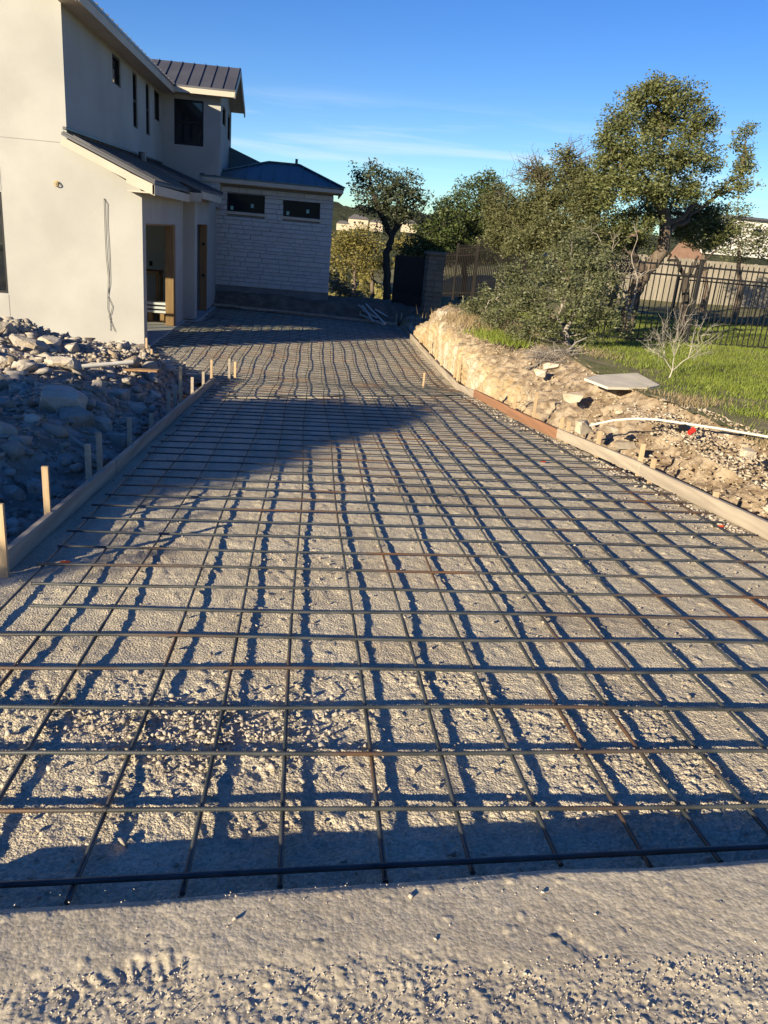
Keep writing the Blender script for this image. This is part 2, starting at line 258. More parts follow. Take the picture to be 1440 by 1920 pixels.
# ---------------- mesh builders ----------------
def link(o, parent=None):
    COL.objects.link(o)
    if parent is not None: o.parent = parent
    return o
def fast_mesh(name, V, F):
    V = np.asarray(V, np.float32); F = np.asarray(F, np.int32)
    me = bpy.data.meshes.new(name); k = F.shape[1]
    me.vertices.add(len(V)); me.vertices.foreach_set('co', V.ravel())
    me.loops.add(F.size); me.loops.foreach_set('vertex_index', F.ravel())
    me.polygons.add(len(F)); me.polygons.foreach_set('loop_start', np.arange(0, F.size, k, dtype=np.int32))
    me.update(calc_edges=True); return me
def fobj(name, V, F, m, parent=None, smooth=False):
    me = fast_mesh(name, V, F)
    if smooth: me.polygons.foreach_set('use_smooth', np.ones(len(F), bool))
    me.materials.append(m); return link(bpy.data.objects.new(name, me), parent)
class MB:
    def __init__(s): s.v = []; s.f = []; s.sm = []
    def add(s, vs, fs, sm=False):
        o = len(s.v); s.v += [tuple(map(float, p)) for p in vs]; s.f += [tuple(i + o for i in f) for f in fs]; s.sm += [sm] * len(fs)
    def box(s, a, b, mtx=None, bev=0.0):
        x0, y0, z0 = a; x1, y1, z1 = b
        if bev <= 0:
            vs = [(x, y, z) for x in (x0, x1) for y in (y0, y1) for z in (z0, z1)]
            fs = [(0, 1, 3, 2), (4, 6, 7, 5), (0, 4, 5, 1), (2, 3, 7, 6), (0, 2, 6, 4), (1, 5, 7, 3)]
        else:
            e = bev; vs = []; idx = {}
            for ix, x in enumerate((x0, x1)):
                for iy, y in enumerate((y0, y1)):
                    for iz, z in enumerate((z0, z1)):
                        sx, sy, sz = (1, -1)[ix] * e, (1, -1)[iy] * e, (1, -1)[iz] * e
                        for a_, p in (('x', (x, y + sy, z + sz)), ('y', (x + sx, y, z + sz)), ('z', (x + sx, y + sy, z))):
                            idx[(ix, iy, iz, a_)] = len(vs); vs.append(p)
            fs = []
            for i in (0, 1):
                q = [idx[(i, a_, b_, 'x')] for a_, b_ in ((0, 0), (0, 1), (1, 1), (1, 0))]; fs.append(q if i == 0 else q[::-1])
                q = [idx[(a_, i, b_, 'y')] for a_, b_ in ((0, 0), (1, 0), (1, 1), (0, 1))]; fs.append(q if i == 0 else q[::-1])
                q = [idx[(a_, b_, i, 'z')] for a_, b_ in ((0, 0), (0, 1), (1, 1), (1, 0))]; fs.append(q if i == 0 else q[::-1])
            for i in (0, 1):
                for j in (0, 1):
                    fs.append((idx[(i, j, 0, 'x')], idx[(i, j, 1, 'x')], idx[(i, j, 1, 'y')], idx[(i, j, 0, 'y')]))
                    fs.append((idx[(i, 0, j, 'x')], idx[(i, 1, j, 'x')], idx[(i, 1, j, 'z')], idx[(i, 0, j, 'z')]))
                    fs.append((idx[(0, i, j, 'y')], idx[(1, i, j, 'y')], idx[(1, i, j, 'z')], idx[(0, i, j, 'z')]))
                    for k in (0, 1): fs.append((idx[(i, j, k, 'x')], idx[(i, j, k, 'y')], idx[(i, j, k, 'z')]))
        if mtx is not None: vs = [tuple(mtx @ Vector(p)) for p in vs]
        s.add(vs, fs)
    def bar(s, p, q, wd, ht, up=(0, 0, 1)):
        """board from p to q, wd sideways, ht upwards (p, q on its bottom centre line)"""
        p = Vector(p); q = Vector(q); d = (q - p); L = d.length; d.normalize(); u = Vector(up); sd = d.cross(u).normalized(); u = sd.cross(d)
        mt = Matrix(((sd.x, d.x, u.x, p.x), (sd.y, d.y, u.y, p.y), (sd.z, d.z, u.z, p.z), (0, 0, 0, 1)))
        s.box((-wd / 2, 0, 0), (wd / 2, L, ht), mt, bev=min(wd, ht) * 0.08)
    def tube(s, path, rad, seg=8, caps=True):
        P = np.asarray(path, float); n = len(P); rad = np.broadcast_to(np.asarray(rad, float), (n,))
        T = np.gradient(P, axis=0); T /= np.linalg.norm(T, axis=1, keepdims=True) + 1e-12
        u = np.cross(T[0], (0, 0, 1.0))
        if np.linalg.norm(u) < 1e-3: u = np.array((1.0, 0, 0))
        u /= np.linalg.norm(u); an = np.linspace(0, 2 * math.pi, seg, endpoint=False); vs = []
        for i in range(n):
            u = u - T[i] * (u @ T[i]); u /= np.linalg.norm(u) + 1e-12; w_ = np.cross(T[i], u)
            vs.append(P[i] + rad[i] * (np.cos(an)[:, None] * u + np.sin(an)[:, None] * w_))
        vs = np.concatenate(vs)
        fs = [(i * seg + j, i * seg + (j + 1) % seg, (i + 1) * seg + (j + 1) % seg, (i + 1) * seg + j) for i in range(n - 1) for j in range(seg)]
        s.add(vs, fs, True)
        if caps: s.add([*vs[:seg]], [tuple(range(seg))[::-1]]); s.add([*vs[-seg:]], [tuple(range(seg))])
    def build(s, name, m, parent=None):
        me = bpy.data.meshes.new(name); me.from_pydata(s.v, [], s.f); me.polygons.foreach_set('use_smooth', s.sm); me.update()
        me.materials.append(m); return link(bpy.data.objects.new(name, me), parent)
def tag(o, label=None, cat=None, group=None, kind=None):
    if label: o['label'] = label
    if cat: o['category'] = cat
    if group: o['group'] = group
    if kind: o['kind'] = kind
    return o
def empty(name, loc, label=None, cat=None, group=None):
    o = bpy.data.objects.new(name, None); COL.objects.link(o); o.location = loc; o.empty_display_size = 0.2
    return tag(o, label, cat, group)
def rebase(o, loc):
    """put a single-mesh thing's origin at loc"""
    o.data.transform(Matrix.Translation(-Vector(loc))); o.location = loc; return o
class Thing:
    """an Empty whose parts are given in world coordinates"""
    def __init__(s, name, loc, *a, **k): s.o = empty(name, loc, *a, **k); s.l = Vector(loc)
    def part(s, mb, name, m, parent=None):
        o = mb.build(name, m); return s.adopt(o, parent)
    def adopt(s, o, parent=None):
        o.parent = parent or s.o
        o.matrix_parent_inverse = Matrix.Translation(-s.l)
        return o
def wall(mb, axis, pos, thick, u0, u1, z0, z1, holes=()):
    """vertical wall in plane axis=pos (outer face), thickness towards thick sign; holes (u0,u1,z0,z1)"""
    us = sorted({u0, u1, *[h[0] for h in holes], *[h[1] for h in holes]}); zs = sorted({z0, z1, *[h[2] for h in holes], *[h[3] for h in holes]})
    us = [u for u in us if u0 <= u <= u1]; zs = [z for z in zs if z0 <= z <= z1]
    def solid(i, j):
        if i < 0 or j < 0 or i >= len(us) - 1 or j >= len(zs) - 1: return False
        u = (us[i] + us[i + 1]) / 2; z = (zs[j] + zs[j + 1]) / 2
        return not any(h[0] < u < h[1] and h[2] < z < h[3] for h in holes)
    def P(u, z, d): return (pos + d, u, z) if axis == 'x' else (u, pos + d, z)
    for i in range(len(us) - 1):
        for j in range(len(zs) - 1):
            if not solid(i, j): continue
            a, b, c, d = us[i], us[i + 1], zs[j], zs[j + 1]
            for t in (0, thick): mb.add([P(a, c, t), P(b, c, t), P(b, d, t), P(a, d, t)], [(0, 1, 2, 3)])
            if not solid(i - 1, j): mb.add([P(a, c, 0), P(a, d, 0), P(a, d, thick), P(a, c, thick)], [(0, 1, 2, 3)])
            if not solid(i + 1, j): mb.add([P(b, c, 0), P(b, d, 0), P(b, d, thick), P(b, c, thick)], [(0, 1, 2, 3)])
            if not solid(i, j - 1): mb.add([P(a, c, 0), P(b, c, 0), P(b, c, thick), P(a, c, thick)], [(0, 1, 2, 3)])
            if not solid(i, j + 1): mb.add([P(a, d, 0), P(b, d, 0), P(b, d, thick), P(a, d, thick)], [(0, 1, 2, 3)])

# ---------------- terrain shape ----------------
PA, PB, PC = 0.02344, -0.07250, 0.0680
XRY = [-3, 2.6, 6.95, 8.85, 10.7, 12.6, 14.6, 16.0, 17.2, 21.2, 25.6, 40]; XRX = [3.55, 3.42, 3.165, 2.945, 2.80, 2.70, 2.79, 2.87, 2.90, 2.90, 2.88, 2.9]
def xr(y): return np.interp(y, XRY, XRX)
def base(x, y):
    near = PC + PA * x + PB * np.minimum(y, 14.8)
    far = -1.085 - 0.024 * x
    t = ss(12.4, 17.0, y); return near * (1 - t) + far * t
def edge_y(x): return 1.475 + 0.067 * x + 0.012 * vn(np.asarray(x) * 3.1, np.zeros_like(np.asarray(x, float)) + .5, 5)
def relief(x, y):
    """small lumps of the crushed stone bed"""
    r = 0.0045 * fbm(x * 2.1, y * 2.1, 11, 3) + 0.0030 * fbm(x * 16, y * 16, 21, 4, 0.65) - 0.003
    pm = ss(-0.15, 0.45, fbm(x * 1.6, y * 1.6, 31, 3)); near = 1 - ss(6, 10, y); vn_ = 1 - ss(2.6, 3.4, y)
    r = r + near * peb(x, y, 0.05, 41, 0.12) * 0.30 + near * peb(x, y, 0.026, 51, 0.5) * (0.05 + 0.45 * pm) + vn_ * peb(x, y, 0.015, 55, 0.8) * (0.25 + 0.45 * pm)
    st = np.abs(vn(x * 34 + y * 14, y * 9 - x * 4, 61)) * ss(0.0, 0.5, vn(x * 1.9, y * 1.9, 62))   # scraped / tyre textures
    return r + 0.006 * near * st
def apron_relief(x, y):
    rough = ss(-0.03, 0.05, (1.235 + 0.035 * fbm(x * 3, x * 0 + 2.2, 71, 3) + .02 * x) - y)
    r = 0.0030 * fbm(x * 4, y * 4, 72, 4) + 0.0006 * fbm(x * 45, y * 45, 73, 4, .65) + 0.0014 * np.abs(vn(x * 22 + y * 34, y * 9 - x * 7, 70)) * ss(.0, .5, vn(x * 3.3, y * 3.3, 69)) + peb(x, y, 0.016, 68, .05) * .2
    rr = 0.0026 * fbm(x * 15, y * 15, 74, 4, 0.65) + peb(x, y, 0.0105, 77, 0.85) * 0.48 + peb(x, y, 0.017, 78, 0.35) * 0.33 + 0.0012 * fbm(x * 90, y * 90, 76, 2) - 0.004
    sp = peb(x, y, 0.03, 79, 0.05) * 0.2
    # tread marks of boots and tyres
    tr = np.zeros_like(x)
    for cx, cy, an, L, Wd, s_ in ((-0.25, 1.245, 0.10, 0.12, 0.045, 26), (-0.36, 1.215, .5, 0.10, 0.03, 22), (0.66, 1.27, -0.9, 0.12, 0.02, 24)):
        c, s2 = math.cos(an), math.sin(an); u = (x - cx) * c + (y - cy) * s2; v = -(x - cx) * s2 + (y - cy) * c
        msk = ss(L / 2 + .02, L / 2, abs(u)) * ss(Wd / 2 + .015, Wd / 2, abs(v)); tr = tr + msk * (0.0016 * np.sin(u * 2 * math.pi * s_ * 1.5 + v * 50) - 0.0025)
    return r + rough * rr * .85 + sp + tr
def rubble_h(x, y):
    d = -1.62 - x
    plat = -0.30 + 0.10 * fbm(x * .8, y * .8, 81, 3) - 0.02 * (y - 6) + 0.34 * np.exp(-(((x + 4.6) / 1.1) ** 2 + ((y - 12.0) / 1.5) ** 2)) + 0.16 * np.exp(-(((x + 5.8) / 1.2) ** 2 + ((y - 11.0) / 1.5) ** 2))
    plat = plat - 0.10 * ss(-3.3, -2.4, x) * ss(9, 12, y)
    yf = ss(12.6, 14.0, y + 0.35 * vn(x * 1.1, y * .2, 83)); plat = plat * (1 - yf) + (-0.93) * yf
    lo = base(np.maximum(x, -1.6), y) - 0.10
    pit = -0.30 * np.exp(-(((x + 2.15) / .42) ** 2 + ((y - 5.2) / 1.0) ** 2))
    near = 1 - ss(3.2, 4.6, y)
    t = ss(0.0, 0.95, d + 0.15 * vn(x * 2, y * 2, 85)) * (1 - near)
    return lo * (1 - t) + plat * t + pit + 0.03 * fbm(x * 5, y * 5, 87, 4)
def lawn_h(x, y):
    z = 0.10 + 0.03 * fbm(x * .5, y * .5, 91, 3)
    z = z - 0.85 * ss(20.0, 23.5, y + 0.25 * (3 - x)) * ss(9.0, 5.0, x)
    return z
WY = [-3, 7, 9, 11.5, 13.5, 16, 19, 21, 26]; WX = [0.95, 0.95, 0.92, 1.05, 1.0, 0.80, 0.50, 0.5, 0.45]
def xt(y): return xr(y) + 0.14 + np.interp(y, WY, WX)
def grid_faces(nx, ny):
    i = np.arange(nx - 1)[None, :]; j = np.arange(ny - 1)[:, None]; a = (j * nx + i).ravel()
    return np.stack([a, a + 1, a + nx + 1, a + nx], 1)
def sheet(name, xs, ys, fn, m, keep=None, smooth=True):
    X, Y = np.meshgrid(xs, ys); Z = fn(X, Y); V = np.stack([X, Y, Z], -1).reshape(-1, 3); F = grid_faces(len(xs), len(ys))
    if keep is not None:
        k = keep(X, Y).ravel(); F = F[k[F].all(1)]
        used = np.unique(F); mp_ = -np.ones(len(V), int); mp_[used] = np.arange(len(used)); V = V[used]; F = mp_[F]
    return tag(fobj(name, V, F, m, smooth=smooth), kind='structure')
def bed_fn(X, Y): return base(X, Y) + relief(X, Y) - 0.05 * np.exp(-((Y - (11.42 + 0.36 * (X + 1.2))) / (.075 + .02 * vn(X * 3, Y * 0, 9))) ** 2) * ss(-1.5, -1.1, X)  # groove added so its near edge shades a dark line across the bed
# front apron: higher, with a sheer lip where the bed is dug down
def apron_sheet():
    xs = np.arange(-1.1, 1.75, 0.0040); ts = np.arange(0.72, 0.0, -0.0040)
    X, T = np.meshgrid(xs, ts); E = edge_y(X); Y = E - T
    Z = PC + PA * X + PB * Y + 0.175 + apron_relief(X, Y) * ss(0, 0.03, T) - 0.012 * (1 - ss(0, .035, T))
    Y2 = edge_y(xs) + 0.012 + 0.006 * vn(xs * 30, xs * 0, 6); rows = []
    for f_ in (0.25, 0.6, 1.0):
        rows.append(np.stack([xs, Y2 + 0.02 * f_ + 0.006 * vn(xs * 40, xs * 0 + f_ * 9, 7), (PC + PA * xs + PB * Y2 + 0.16) * (1 - f_) + (base(xs, Y2) - 0.02) * f_], -1))
    V = np.concatenate([np.stack([X, Y, Z], -1).reshape(-1, 3)] + rows); F = grid_faces(len(xs), len(ts) + 3)
    return tag(fobj('gravel_ground', V, F, M['apron'], smooth=True), kind='structure')
apron_sheet()
xs_out = np.concatenate([np.arange(-40, -6, 2.0), np.arange(-6, 6, 0.12), np.arange(6, 41, 2.0)])
sheet('ground', xs_out, np.concatenate([np.arange(-40, -4, 2.0), np.arange(-4, 1.5, 0.1)]), lambda X, Y: PC + PA * np.clip(X, -5, 5) + PB * np.clip(Y, -6, 5) + 0.165 + 0.01 * fbm(X * 3, Y * 3, 3, 3), M['apron'],
      keep=lambda X, Y: ((Y < edge_y(X) + .0) & ~((X > -1.0) & (X < 1.65) & (Y > .9))))
bed_keep = lambda X, Y: (X > -1.60) & (X < xr(Y) + 0.06) & (Y > 1.25)
sheet('road_base', np.arange(-1.6, 1.951, 0.0055), np.arange(1.40, 2.905, 0.0058), bed_fn, M['bed'])
sheet('road_base', np.arange(-1.62, 3.5, 0.014), np.arange(2.9, 6.6, 0.0145), bed_fn, M['bed'], keep=lambda X, Y: X < xr(Y) + 0.05)
sheet('road_base', np.concatenate([np.arange(1.949, 3.5, 0.03)]), np.arange(1.2, 2.93, 0.03), bed_fn, M['bed'])
ysf = [6.6]
while ysf[-1] < 27.0: ysf.append(ysf[-1] + 0.0035 * ysf[-1])
sheet('road_base', np.arange(-3.6, 3.1, 0.035), np.array(ysf), bed_fn, M['bed'],
      keep=lambda X, Y: (X < xr(Y) + 0.07) & (X > np.where(Y < 13.1, -1.63, np.interp(Y, [13.1, 13.11, 16.6, 28], [-1.63, -3.0, -3.55, -3.6]))) & (Y < 26.5))
sheet('rubble_ground', np.concatenate([np.arange(-14, -6.0, 0.25), np.arange(-6.0, -1.49, 0.045)]), np.concatenate([np.arange(1.4, 4, 0.2), np.arange(4, 17.2, 0.05)]), rubble_h, M['rubble_soil'],
      keep=lambda X, Y: (X < np.interp(Y, [1, 13.1, 13.2, 16.6, 17.3], [-1.58, -1.58, -2.2, -3.2, -3.3])))

def embankment():
    ys = []; y = 1.2
    while y < 27.5: ys.append(y); y += 0.02 + 0.0018 * y
    ys = np.array(ys); us = np.linspace(0, 1, 74); U, Y = np.meshgrid(us, ys)
    zb = base(xr(Y), Y) - np.interp(Y, [1, 9, 14], [.22, .2, .14]); zt = lawn_h(xt(Y), Y); st = np.interp(Y, [1, 8, 11, 15, 18, 28], [0.62, 0.72, 1.3, 2.8, 3.4, 3.2])
    GP = np.interp(Y, [1, 7, 10, 14, 30], [.34, .30, .20, .14, .14]); w_ = xt(Y) - (xr(Y) + GP); X = xr(Y) + GP + w_ * U ** st; X = np.where(U == 0, xr(Y) + .03, X)
    Z = zb + (zt - zb) * (1 - (1 - U) ** 1.0) ** (1 / np.sqrt(st))
    env = np.sin(np.clip(U, 0, 1) * math.pi) ** 0.5
    d = 0.075 * fbm(Y * 1.5, Z * 2.2 + X, 101, 4, 0.6) + 0.05 * (0.5 - np.abs(fbm(Y * 5, Z * 7 + X * 2, 103, 3, .6))) + 0.022 * fbm(Y * 14, Z * 16 + X * 5, 105, 4, .65)
    Xd = X - d * env * 1.0; Zd = Z + d * env * 0.5
    Xd = np.maximum(Xd, xr(Y) + np.where(U == 0, 0.03, GP - .03)); Zd = np.where(U == 0, zb, Zd)
    V = np.stack([Xd, Y, Zd], -1).reshape(-1, 3); F = grid_faces(len(us), len(ys))
    o = tag(fobj('embankment', V, F, M['bank'], smooth=True), kind='structure')
    a = o.data.attributes.new('u', 'FLOAT', 'POINT'); a.data.foreach_set('value', (U + 0.55 * (1 - ss(8.5, 12.0, Y)) - 0.12 * ss(12, 15, Y)).ravel().astype(np.float32)); return o
embankment()
xl = np.concatenate([np.arange(2.9, 10, 0.06), np.arange(10, 60, 0.8)]); yl = np.concatenate([np.arange(-4, 5, .3), np.arange(5, 26, 0.06), np.arange(26, 60, 0.8)])
sheet('lawn', xl, yl, lambda X, Y: lawn_h(X, Y) + 0.012 * fbm(X * 6, Y * 6, 93, 3), M['lawn'], keep=lambda X, Y: (X > xt(Y) - 0.10))
# soil shelf behind the far form board and the land falling to the valley
def behind(X, Y):
    z = -1.0 + 0.42 * ss(26.3, 27.1, Y) + 0.05 * fbm(X * 1.5, Y * 1.5, 111, 3) - 0.35 * ss(28, 34, Y) - 0.09 * np.maximum(Y - 34, 0)
    return np.maximum(z, -14 + 0 * X)
sheet('soil', np.concatenate([np.arange(-3.6, 5.0, 0.07)]), np.arange(26.25, 60, 0.09), behind, M['soil'])
sheet('terrain', np.concatenate([np.arange(-600, -20, 20.), np.arange(-20, 40, 2.0), np.arange(40, 601, 20.)]), np.concatenate([np.arange(-300, -39, 20.), np.arange(-40, 16, 4), np.arange(16, 70, 2.0), np.arange(70, 700, 15.0)]),
      lambda X, Y: np.where((Y < 59) & (abs(X) < 59), -1.6 - 0.09 * np.clip(Y - 34, 0, 200), -14.0) + 0.6 * fbm(X * .02, Y * .02, 121, 3), M['ground'])
def hills():
    an = np.linspace(0, 2 * math.pi, 721); rs = np.array([180, 220, 260, 300, 340, 380, 430, 500, 620.]); A, Rr = np.meshgrid(an, rs)
    t = ss(180, 420, Rr); ridge = 9.0 + 6.0 * vn(np.cos(A) * 3.0 + 10, np.sin(A) * 3.0, 131) + 1.5 * vn(np.cos(A) * 30, np.sin(A) * 30, 132)
    Z = -15 + (15 + ridge) * t + 1.5 * vn(np.cos(A) * 120 + Rr * .1, np.sin(A) * 120, 133) * t
    V = np.stack([np.sin(A) * Rr, np.cos(A) * Rr, Z], -1).reshape(-1, 3)
    tag(fobj('hills', V, grid_faces(len(an), len(rs)), M['hill'], smooth=True), kind='structure')
hills()
def ico(sub=1):
    import bmesh
    bm = bmesh.new(); bmesh.ops.create_icosphere(bm, subdivisions=sub, radius=1); v = np.array([q.co[:] for q in bm.verts]); f = np.array([[a.index for a in q.verts] for q in bm.faces]); bm.free(); return v, f
ICO1, ICO2, ICO3 = ico(1), ico(2), ico(3)
def hull_shape(rg, n, sq=(1, .8, .6)):
    import bmesh
    bm = bmesh.new()
    for _ in range(n):
        p = rg.normal(size=3); p /= np.linalg.norm(p); p = np.sign(p) * np.abs(p) ** .7; p *= rg.uniform(.75, 1.05) / np.abs(p).max()
        bm.verts.new((p[0] * sq[0], p[1] * sq[1], p[2] * sq[2]))
    r = bmesh.ops.convex_hull(bm, input=bm.verts); bmesh.ops.delete(bm, geom=[g for g in r['geom_interior'] if isinstance(g, bmesh.types.BMVert)], context='VERTS')
    bmesh.ops.triangulate(bm, faces=bm.faces[:]); bm.verts.index_update(); v = np.array([q.co[:] for q in bm.verts]); f = np.array([[a.index for a in q.verts] for q in bm.faces]); bm.free(); return v, f
def rotm(rg):
    q = rg.normal(size=4); q /= np.linalg.norm(q); a, b, c, d = q
    return np.array([[1 - 2 * (c * c + d * d), 2 * (b * c - a * d), 2 * (b * d + a * c)], [2 * (b * c + a * d), 1 - 2 * (b * b + d * d), 2 * (c * d - a * b)], [2 * (b * d - a * c), 2 * (c * d + a * b), 1 - 2 * (b * b + c * c)]])
def scatter_rocks(name, pts, sizes, m, label, cat, src=ICO1, sink=0.25, flat=True, seed=1):
    rg = np.random.default_rng(seed); sh = [hull_shape(rg, 9, (1, rg.uniform(.5, .95), rg.uniform(.35, .75))) for _ in range(40)]
    V = []; F = []; o = 0
    for p, s in zip(pts, sizes):
        a = rg.uniform(0, 6.28); c, n_ = math.cos(a), math.sin(a); k_ = rg.integers(40); tl = rg.normal() * .3; ct, st_ = math.cos(tl), math.sin(tl); q = sh[k_][0] @ np.array([[1, 0, 0], [0, ct, st_], [0, -st_, ct]]) @ np.array([[c, n_, 0], [-n_, c, 0], [0, 0, 1.0]])
        V.append(q * s + np.array(p) + np.array([0, 0, s * (0.5 - sink)])); F.append(sh[k_][1] + o); o += len(q)
    return tag(fobj(name, np.concatenate(V), np.concatenate(F), m, smooth=not flat), label, cat, kind='stuff')
# loose stones on bed and apron
rg = np.random.default_rng(3)
P_ = []; S_ = []
for _ in range(9000):
    x, y = rg.uniform(-1.5, 3.3), rg.uniform(1.5, 1.5 + rg.uniform(0, 6.5))
    if x > xr(y) - .03: continue
    dens = 0.10 + 0.35 * max(0, math.exp(-(((x + .35) / .42) ** 2 + ((y - 2.45) / .14) ** 2))) + 0.8 * math.exp(-(((x - .05) / .35) ** 2 + ((y - 4.3) / .35) ** 2)) + 0.5 * math.exp(-(((x + .05) / .22) ** 2 + ((y - 2.75) / .3) ** 2)) + 0.5 * (x > 2.5)
    if rg.random() > dens: continue
    s = rg.uniform(.004, .010) * (1.5 if rg.random() < .12 else 1); P_.append((x, y, float(base(x, y)) + 0.006)); S_.append(s)
for _ in range(520):   # pile of washed stone
    x, y = -0.35 + rg.normal() * .28, 2.42 + rg.normal() * .13
    P_.append((x, y, float(base(x, y)) + .012)); S_.append(.004 + .012 * rg.random() ** 2)
for _ in range(700):
    x, y = xr(6) - .10 - abs(rg.normal()) * .12, rg.uniform(5, 13); x = float(xr(y)) - .05 - abs(rg.normal()) * .09
    P_.append((x, y, float(base(x, y)) + .012)); S_.append(rg.uniform(.008, .022))
for x, y, s in ((-.45, 1.82, .022), (-.49, 1.77, .015), (.47, 1.76, .016), (.10, 1.80, .012)): P_.append((x, y, float(base(x, y)) + .01)); S_.append(s)
scatter_rocks('loose_gravel', P_, S_, M['pebble'], 'loose pale limestone gravel scattered between the rebar rods', 'gravel', seed=4)
P_ = []; S_ = []
for _ in range(3600):
    x = rg.uniform(-.75, 1.3); y = rg.uniform(0.95, 1.24) if rg.random() < .93 else rg.uniform(1.2, 1.48)
    P_.append((x, y, PC + PA * x + PB * y + 0.173)); S_.append(rg.uniform(.0012, .0036) * (1.7 if rg.random() < .03 else 1))
for x, y, s in ((-.085, 1.05, .016), (.40, 1.04, .013), (.84, 1.02, .013), (.30, 1.43, .008), (-.10, 1.37, .006), (.34, 1.30, .006), (.62, 1.43, .006), (-.23, 1.22, .008)): P_.append((x, y, PC + PA * x + PB * y + 0.176)); S_.append(s)
scatter_rocks('fine_gravel', P_, S_, M['pebble'], 'fine pale gravel strewn over the dusty strip at the front', 'gravel', seed=5)

# ---------------- rebar mat ----------------
mat_o = Thing('rebar_mat', (0.5, 1.7, float(base(0.5, 1.7))), 'grid of tied ribbed steel rods laid over the gravel bed between the form boards', 'rebar mat')
def rod(path, r, ribbed):
    mb = MB(); P = np.array(path)
    if ribbed:
        L = np.concatenate([[0], np.cumsum(np.linalg.norm(np.diff(P, axis=0), axis=1))]); n = int(L[-1] / 0.0055); s = np.linspace(0, L[-1], n)
        P = np.stack([np.interp(s, L, P[:, k]) for k in range(3)], 1); rad = np.where(np.arange(n) % 2 == 0, r * 1.24, r * 0.88); mb.tube(P, rad, 6)
    else: mb.tube(P, r, 6)
    return mb
RB = 0.0071
def longrod(x0, y0, y1, drift=0.0, ribbed_to=0.0, seed=0):
    ph = rg.uniform(0, 6); ys = np.concatenate([np.arange(y0, min(y1, 13), .25), np.arange(max(y0, 13), y1, .25)]) if y1 > 13 else np.arange(y0, y1, .25)
    ys = np.append(ys, y1); amp = 0.012
    x = x0 + drift * (ys - y0) + amp * np.sin(ys * 1.1 + ph) + np.where(ys > 12, 0.016 * np.sin((ys - 12) * 1.7 + x0 * 2) * ss(12, 13, ys), 0)
    z = base(x, ys) + 0.0255 + 0.003 * np.sin(ys * 2.3 + ph); return np.stack([x, ys, z], 1)
LX = [-1.38, -1.115, -0.85, -0.53, -0.26, -0.005, 0.27, 0.51, 0.77, 1.02, 1.235, 1.45, 1.72, 1.97, 2.25, 2.5, 2.78, 3.04]
for k, x in enumerate(LX):
    # where the board leans in, stop at it
    yend = 26.4
    if x > 2.55:
        yy = np.arange(2, 26, .1); hit = yy[xr(yy) - 0.06 < x]; yend = float(hit[0]) if len(hit) else 26.4
    y0 = {-1.38: 2.2, -1.115: 1.6}.get(x, float(edge_y(x)) + .13 + rg.uniform(0, .04))
    P = longrod(x, y0, yend, ribbed_to=0)
    yn = min(3.4, yend); near = P[P[:, 1] <= yn + .3]
    if x < 1.7 and y0 < 2.5:
        k_ = np.searchsorted(P[:, 1], 3.2)
        mat_o.part(rod(P[:k_ + 1], RB, True), 'rebar', M['steel']); q = P[k_:]
        mat_o.part(rod(q, RB, False), 'rebar', M['steel'])
    else: mat_o.part(rod(P, RB, False), 'rebar', M['steel'])
for x in (-1.62, -1.9, -2.2, -2.5, -2.8, -3.05):
    y0 = float(np.interp(-x, [1.5, 2.2, 3.1], [13.15, 13.6, 15.6])); mat_o.part(rod(longrod(x, y0 + .15, 26.3), RB, False), 'rebar', M['steel'])
for x in (2.65,): mat_o.part(rod(longrod(x, 15.2, 26.4), RB, False), 'rebar', M['steel'])
def crossrod(y, xl_, xr_, ribbed, sk=0.0, dz=0.0):
    n = max(8, int((xr_ - xl_) / .2)); x = np.linspace(xl_, xr_, n); yy = y + sk * x + 0.006 * np.sin(x * 2.2 + y * 5); return rod(np.stack([x, yy, base(x, yy) + 0.039 + dz + 0.003 * np.sin(x * 3 + y * 7)], 1), RB, ribbed)
rows = [1.935, 2.235, 2.535, 2.845, 3.15, 3.455, 3.76, 4.06, 4.36, 4.665, 4.97]
lefts = [-1.5, -1.5, -1.5, -1.5, -1.5, -1.24, -1.33, -1.40, -1.38, -1.42, -1.41]
for k, y in enumerate(rows):
    mat_o.part(crossrod(y, lefts[k], float(xr(y)) - rg.uniform(.05, .2), y < 4.2, rg.uniform(-.004, .004)), 'rebar', M['steel'])
y = 5.275
while y < 26.2:
    xl_ = -1.44 if y < 13.2 else -float(np.interp(y, [13.2, 14, 15.7, 16.8, 21.9, 22.1, 26], [1.9, 2.3, 3.1, 3.3, 3.3, 2.9, 3.1]))
    mat_o.part(crossrod(y, xl_ + rg.uniform(0, .08), float(xr(y)) - rg.uniform(.04, .16), False, rg.uniform(-.003, .003)), 'rebar', M['steel']); y += 0.303 + rg.uniform(-.012, .012)
# front edge rod, low by the lip, and a darker rod added to draw the dark line at the grade change
x = np.linspace(-1.1, 1.8, 30); mat_o.part(rod(np.stack([x, 1.666 + 0.0456 * x, base(x, 1.65) + 0.045], 1), 0.0085, False), 'rebar', M['steel'])
for dy, dz in ((.03, .0),):
    x = np.linspace(-1.2, 2.55, 20); yy = 11.35 + 0.36 * (x + 1.2) + dy * 1.4; mat_o.part(rod(np.stack([x, yy, base(x, yy) + dz + .02], 1), 0.009, False), 'rebar', M['wire'])
mb = MB()
for y in rows[:7]:
    for x in LX:
        if rg.random() < .7:
            z = float(base(x, y)) + .032; a = rg.uniform(0, 6.28)
            ph = np.linspace(0, 5.2, 9); pt = [(x + .011 * math.cos(t + a), y + .011 * math.sin(t + a), z + .009 * math.sin(2 * t)) for t in ph]
            pt.append((x + rg.uniform(-.03, .03), y + rg.uniform(-.03, .03), z + rg.uniform(.004, .024))); mb.tube(pt, .0008, 4)
tag(mat_o.part(mb, 'tie_wire', M['wire']), kind='stuff')

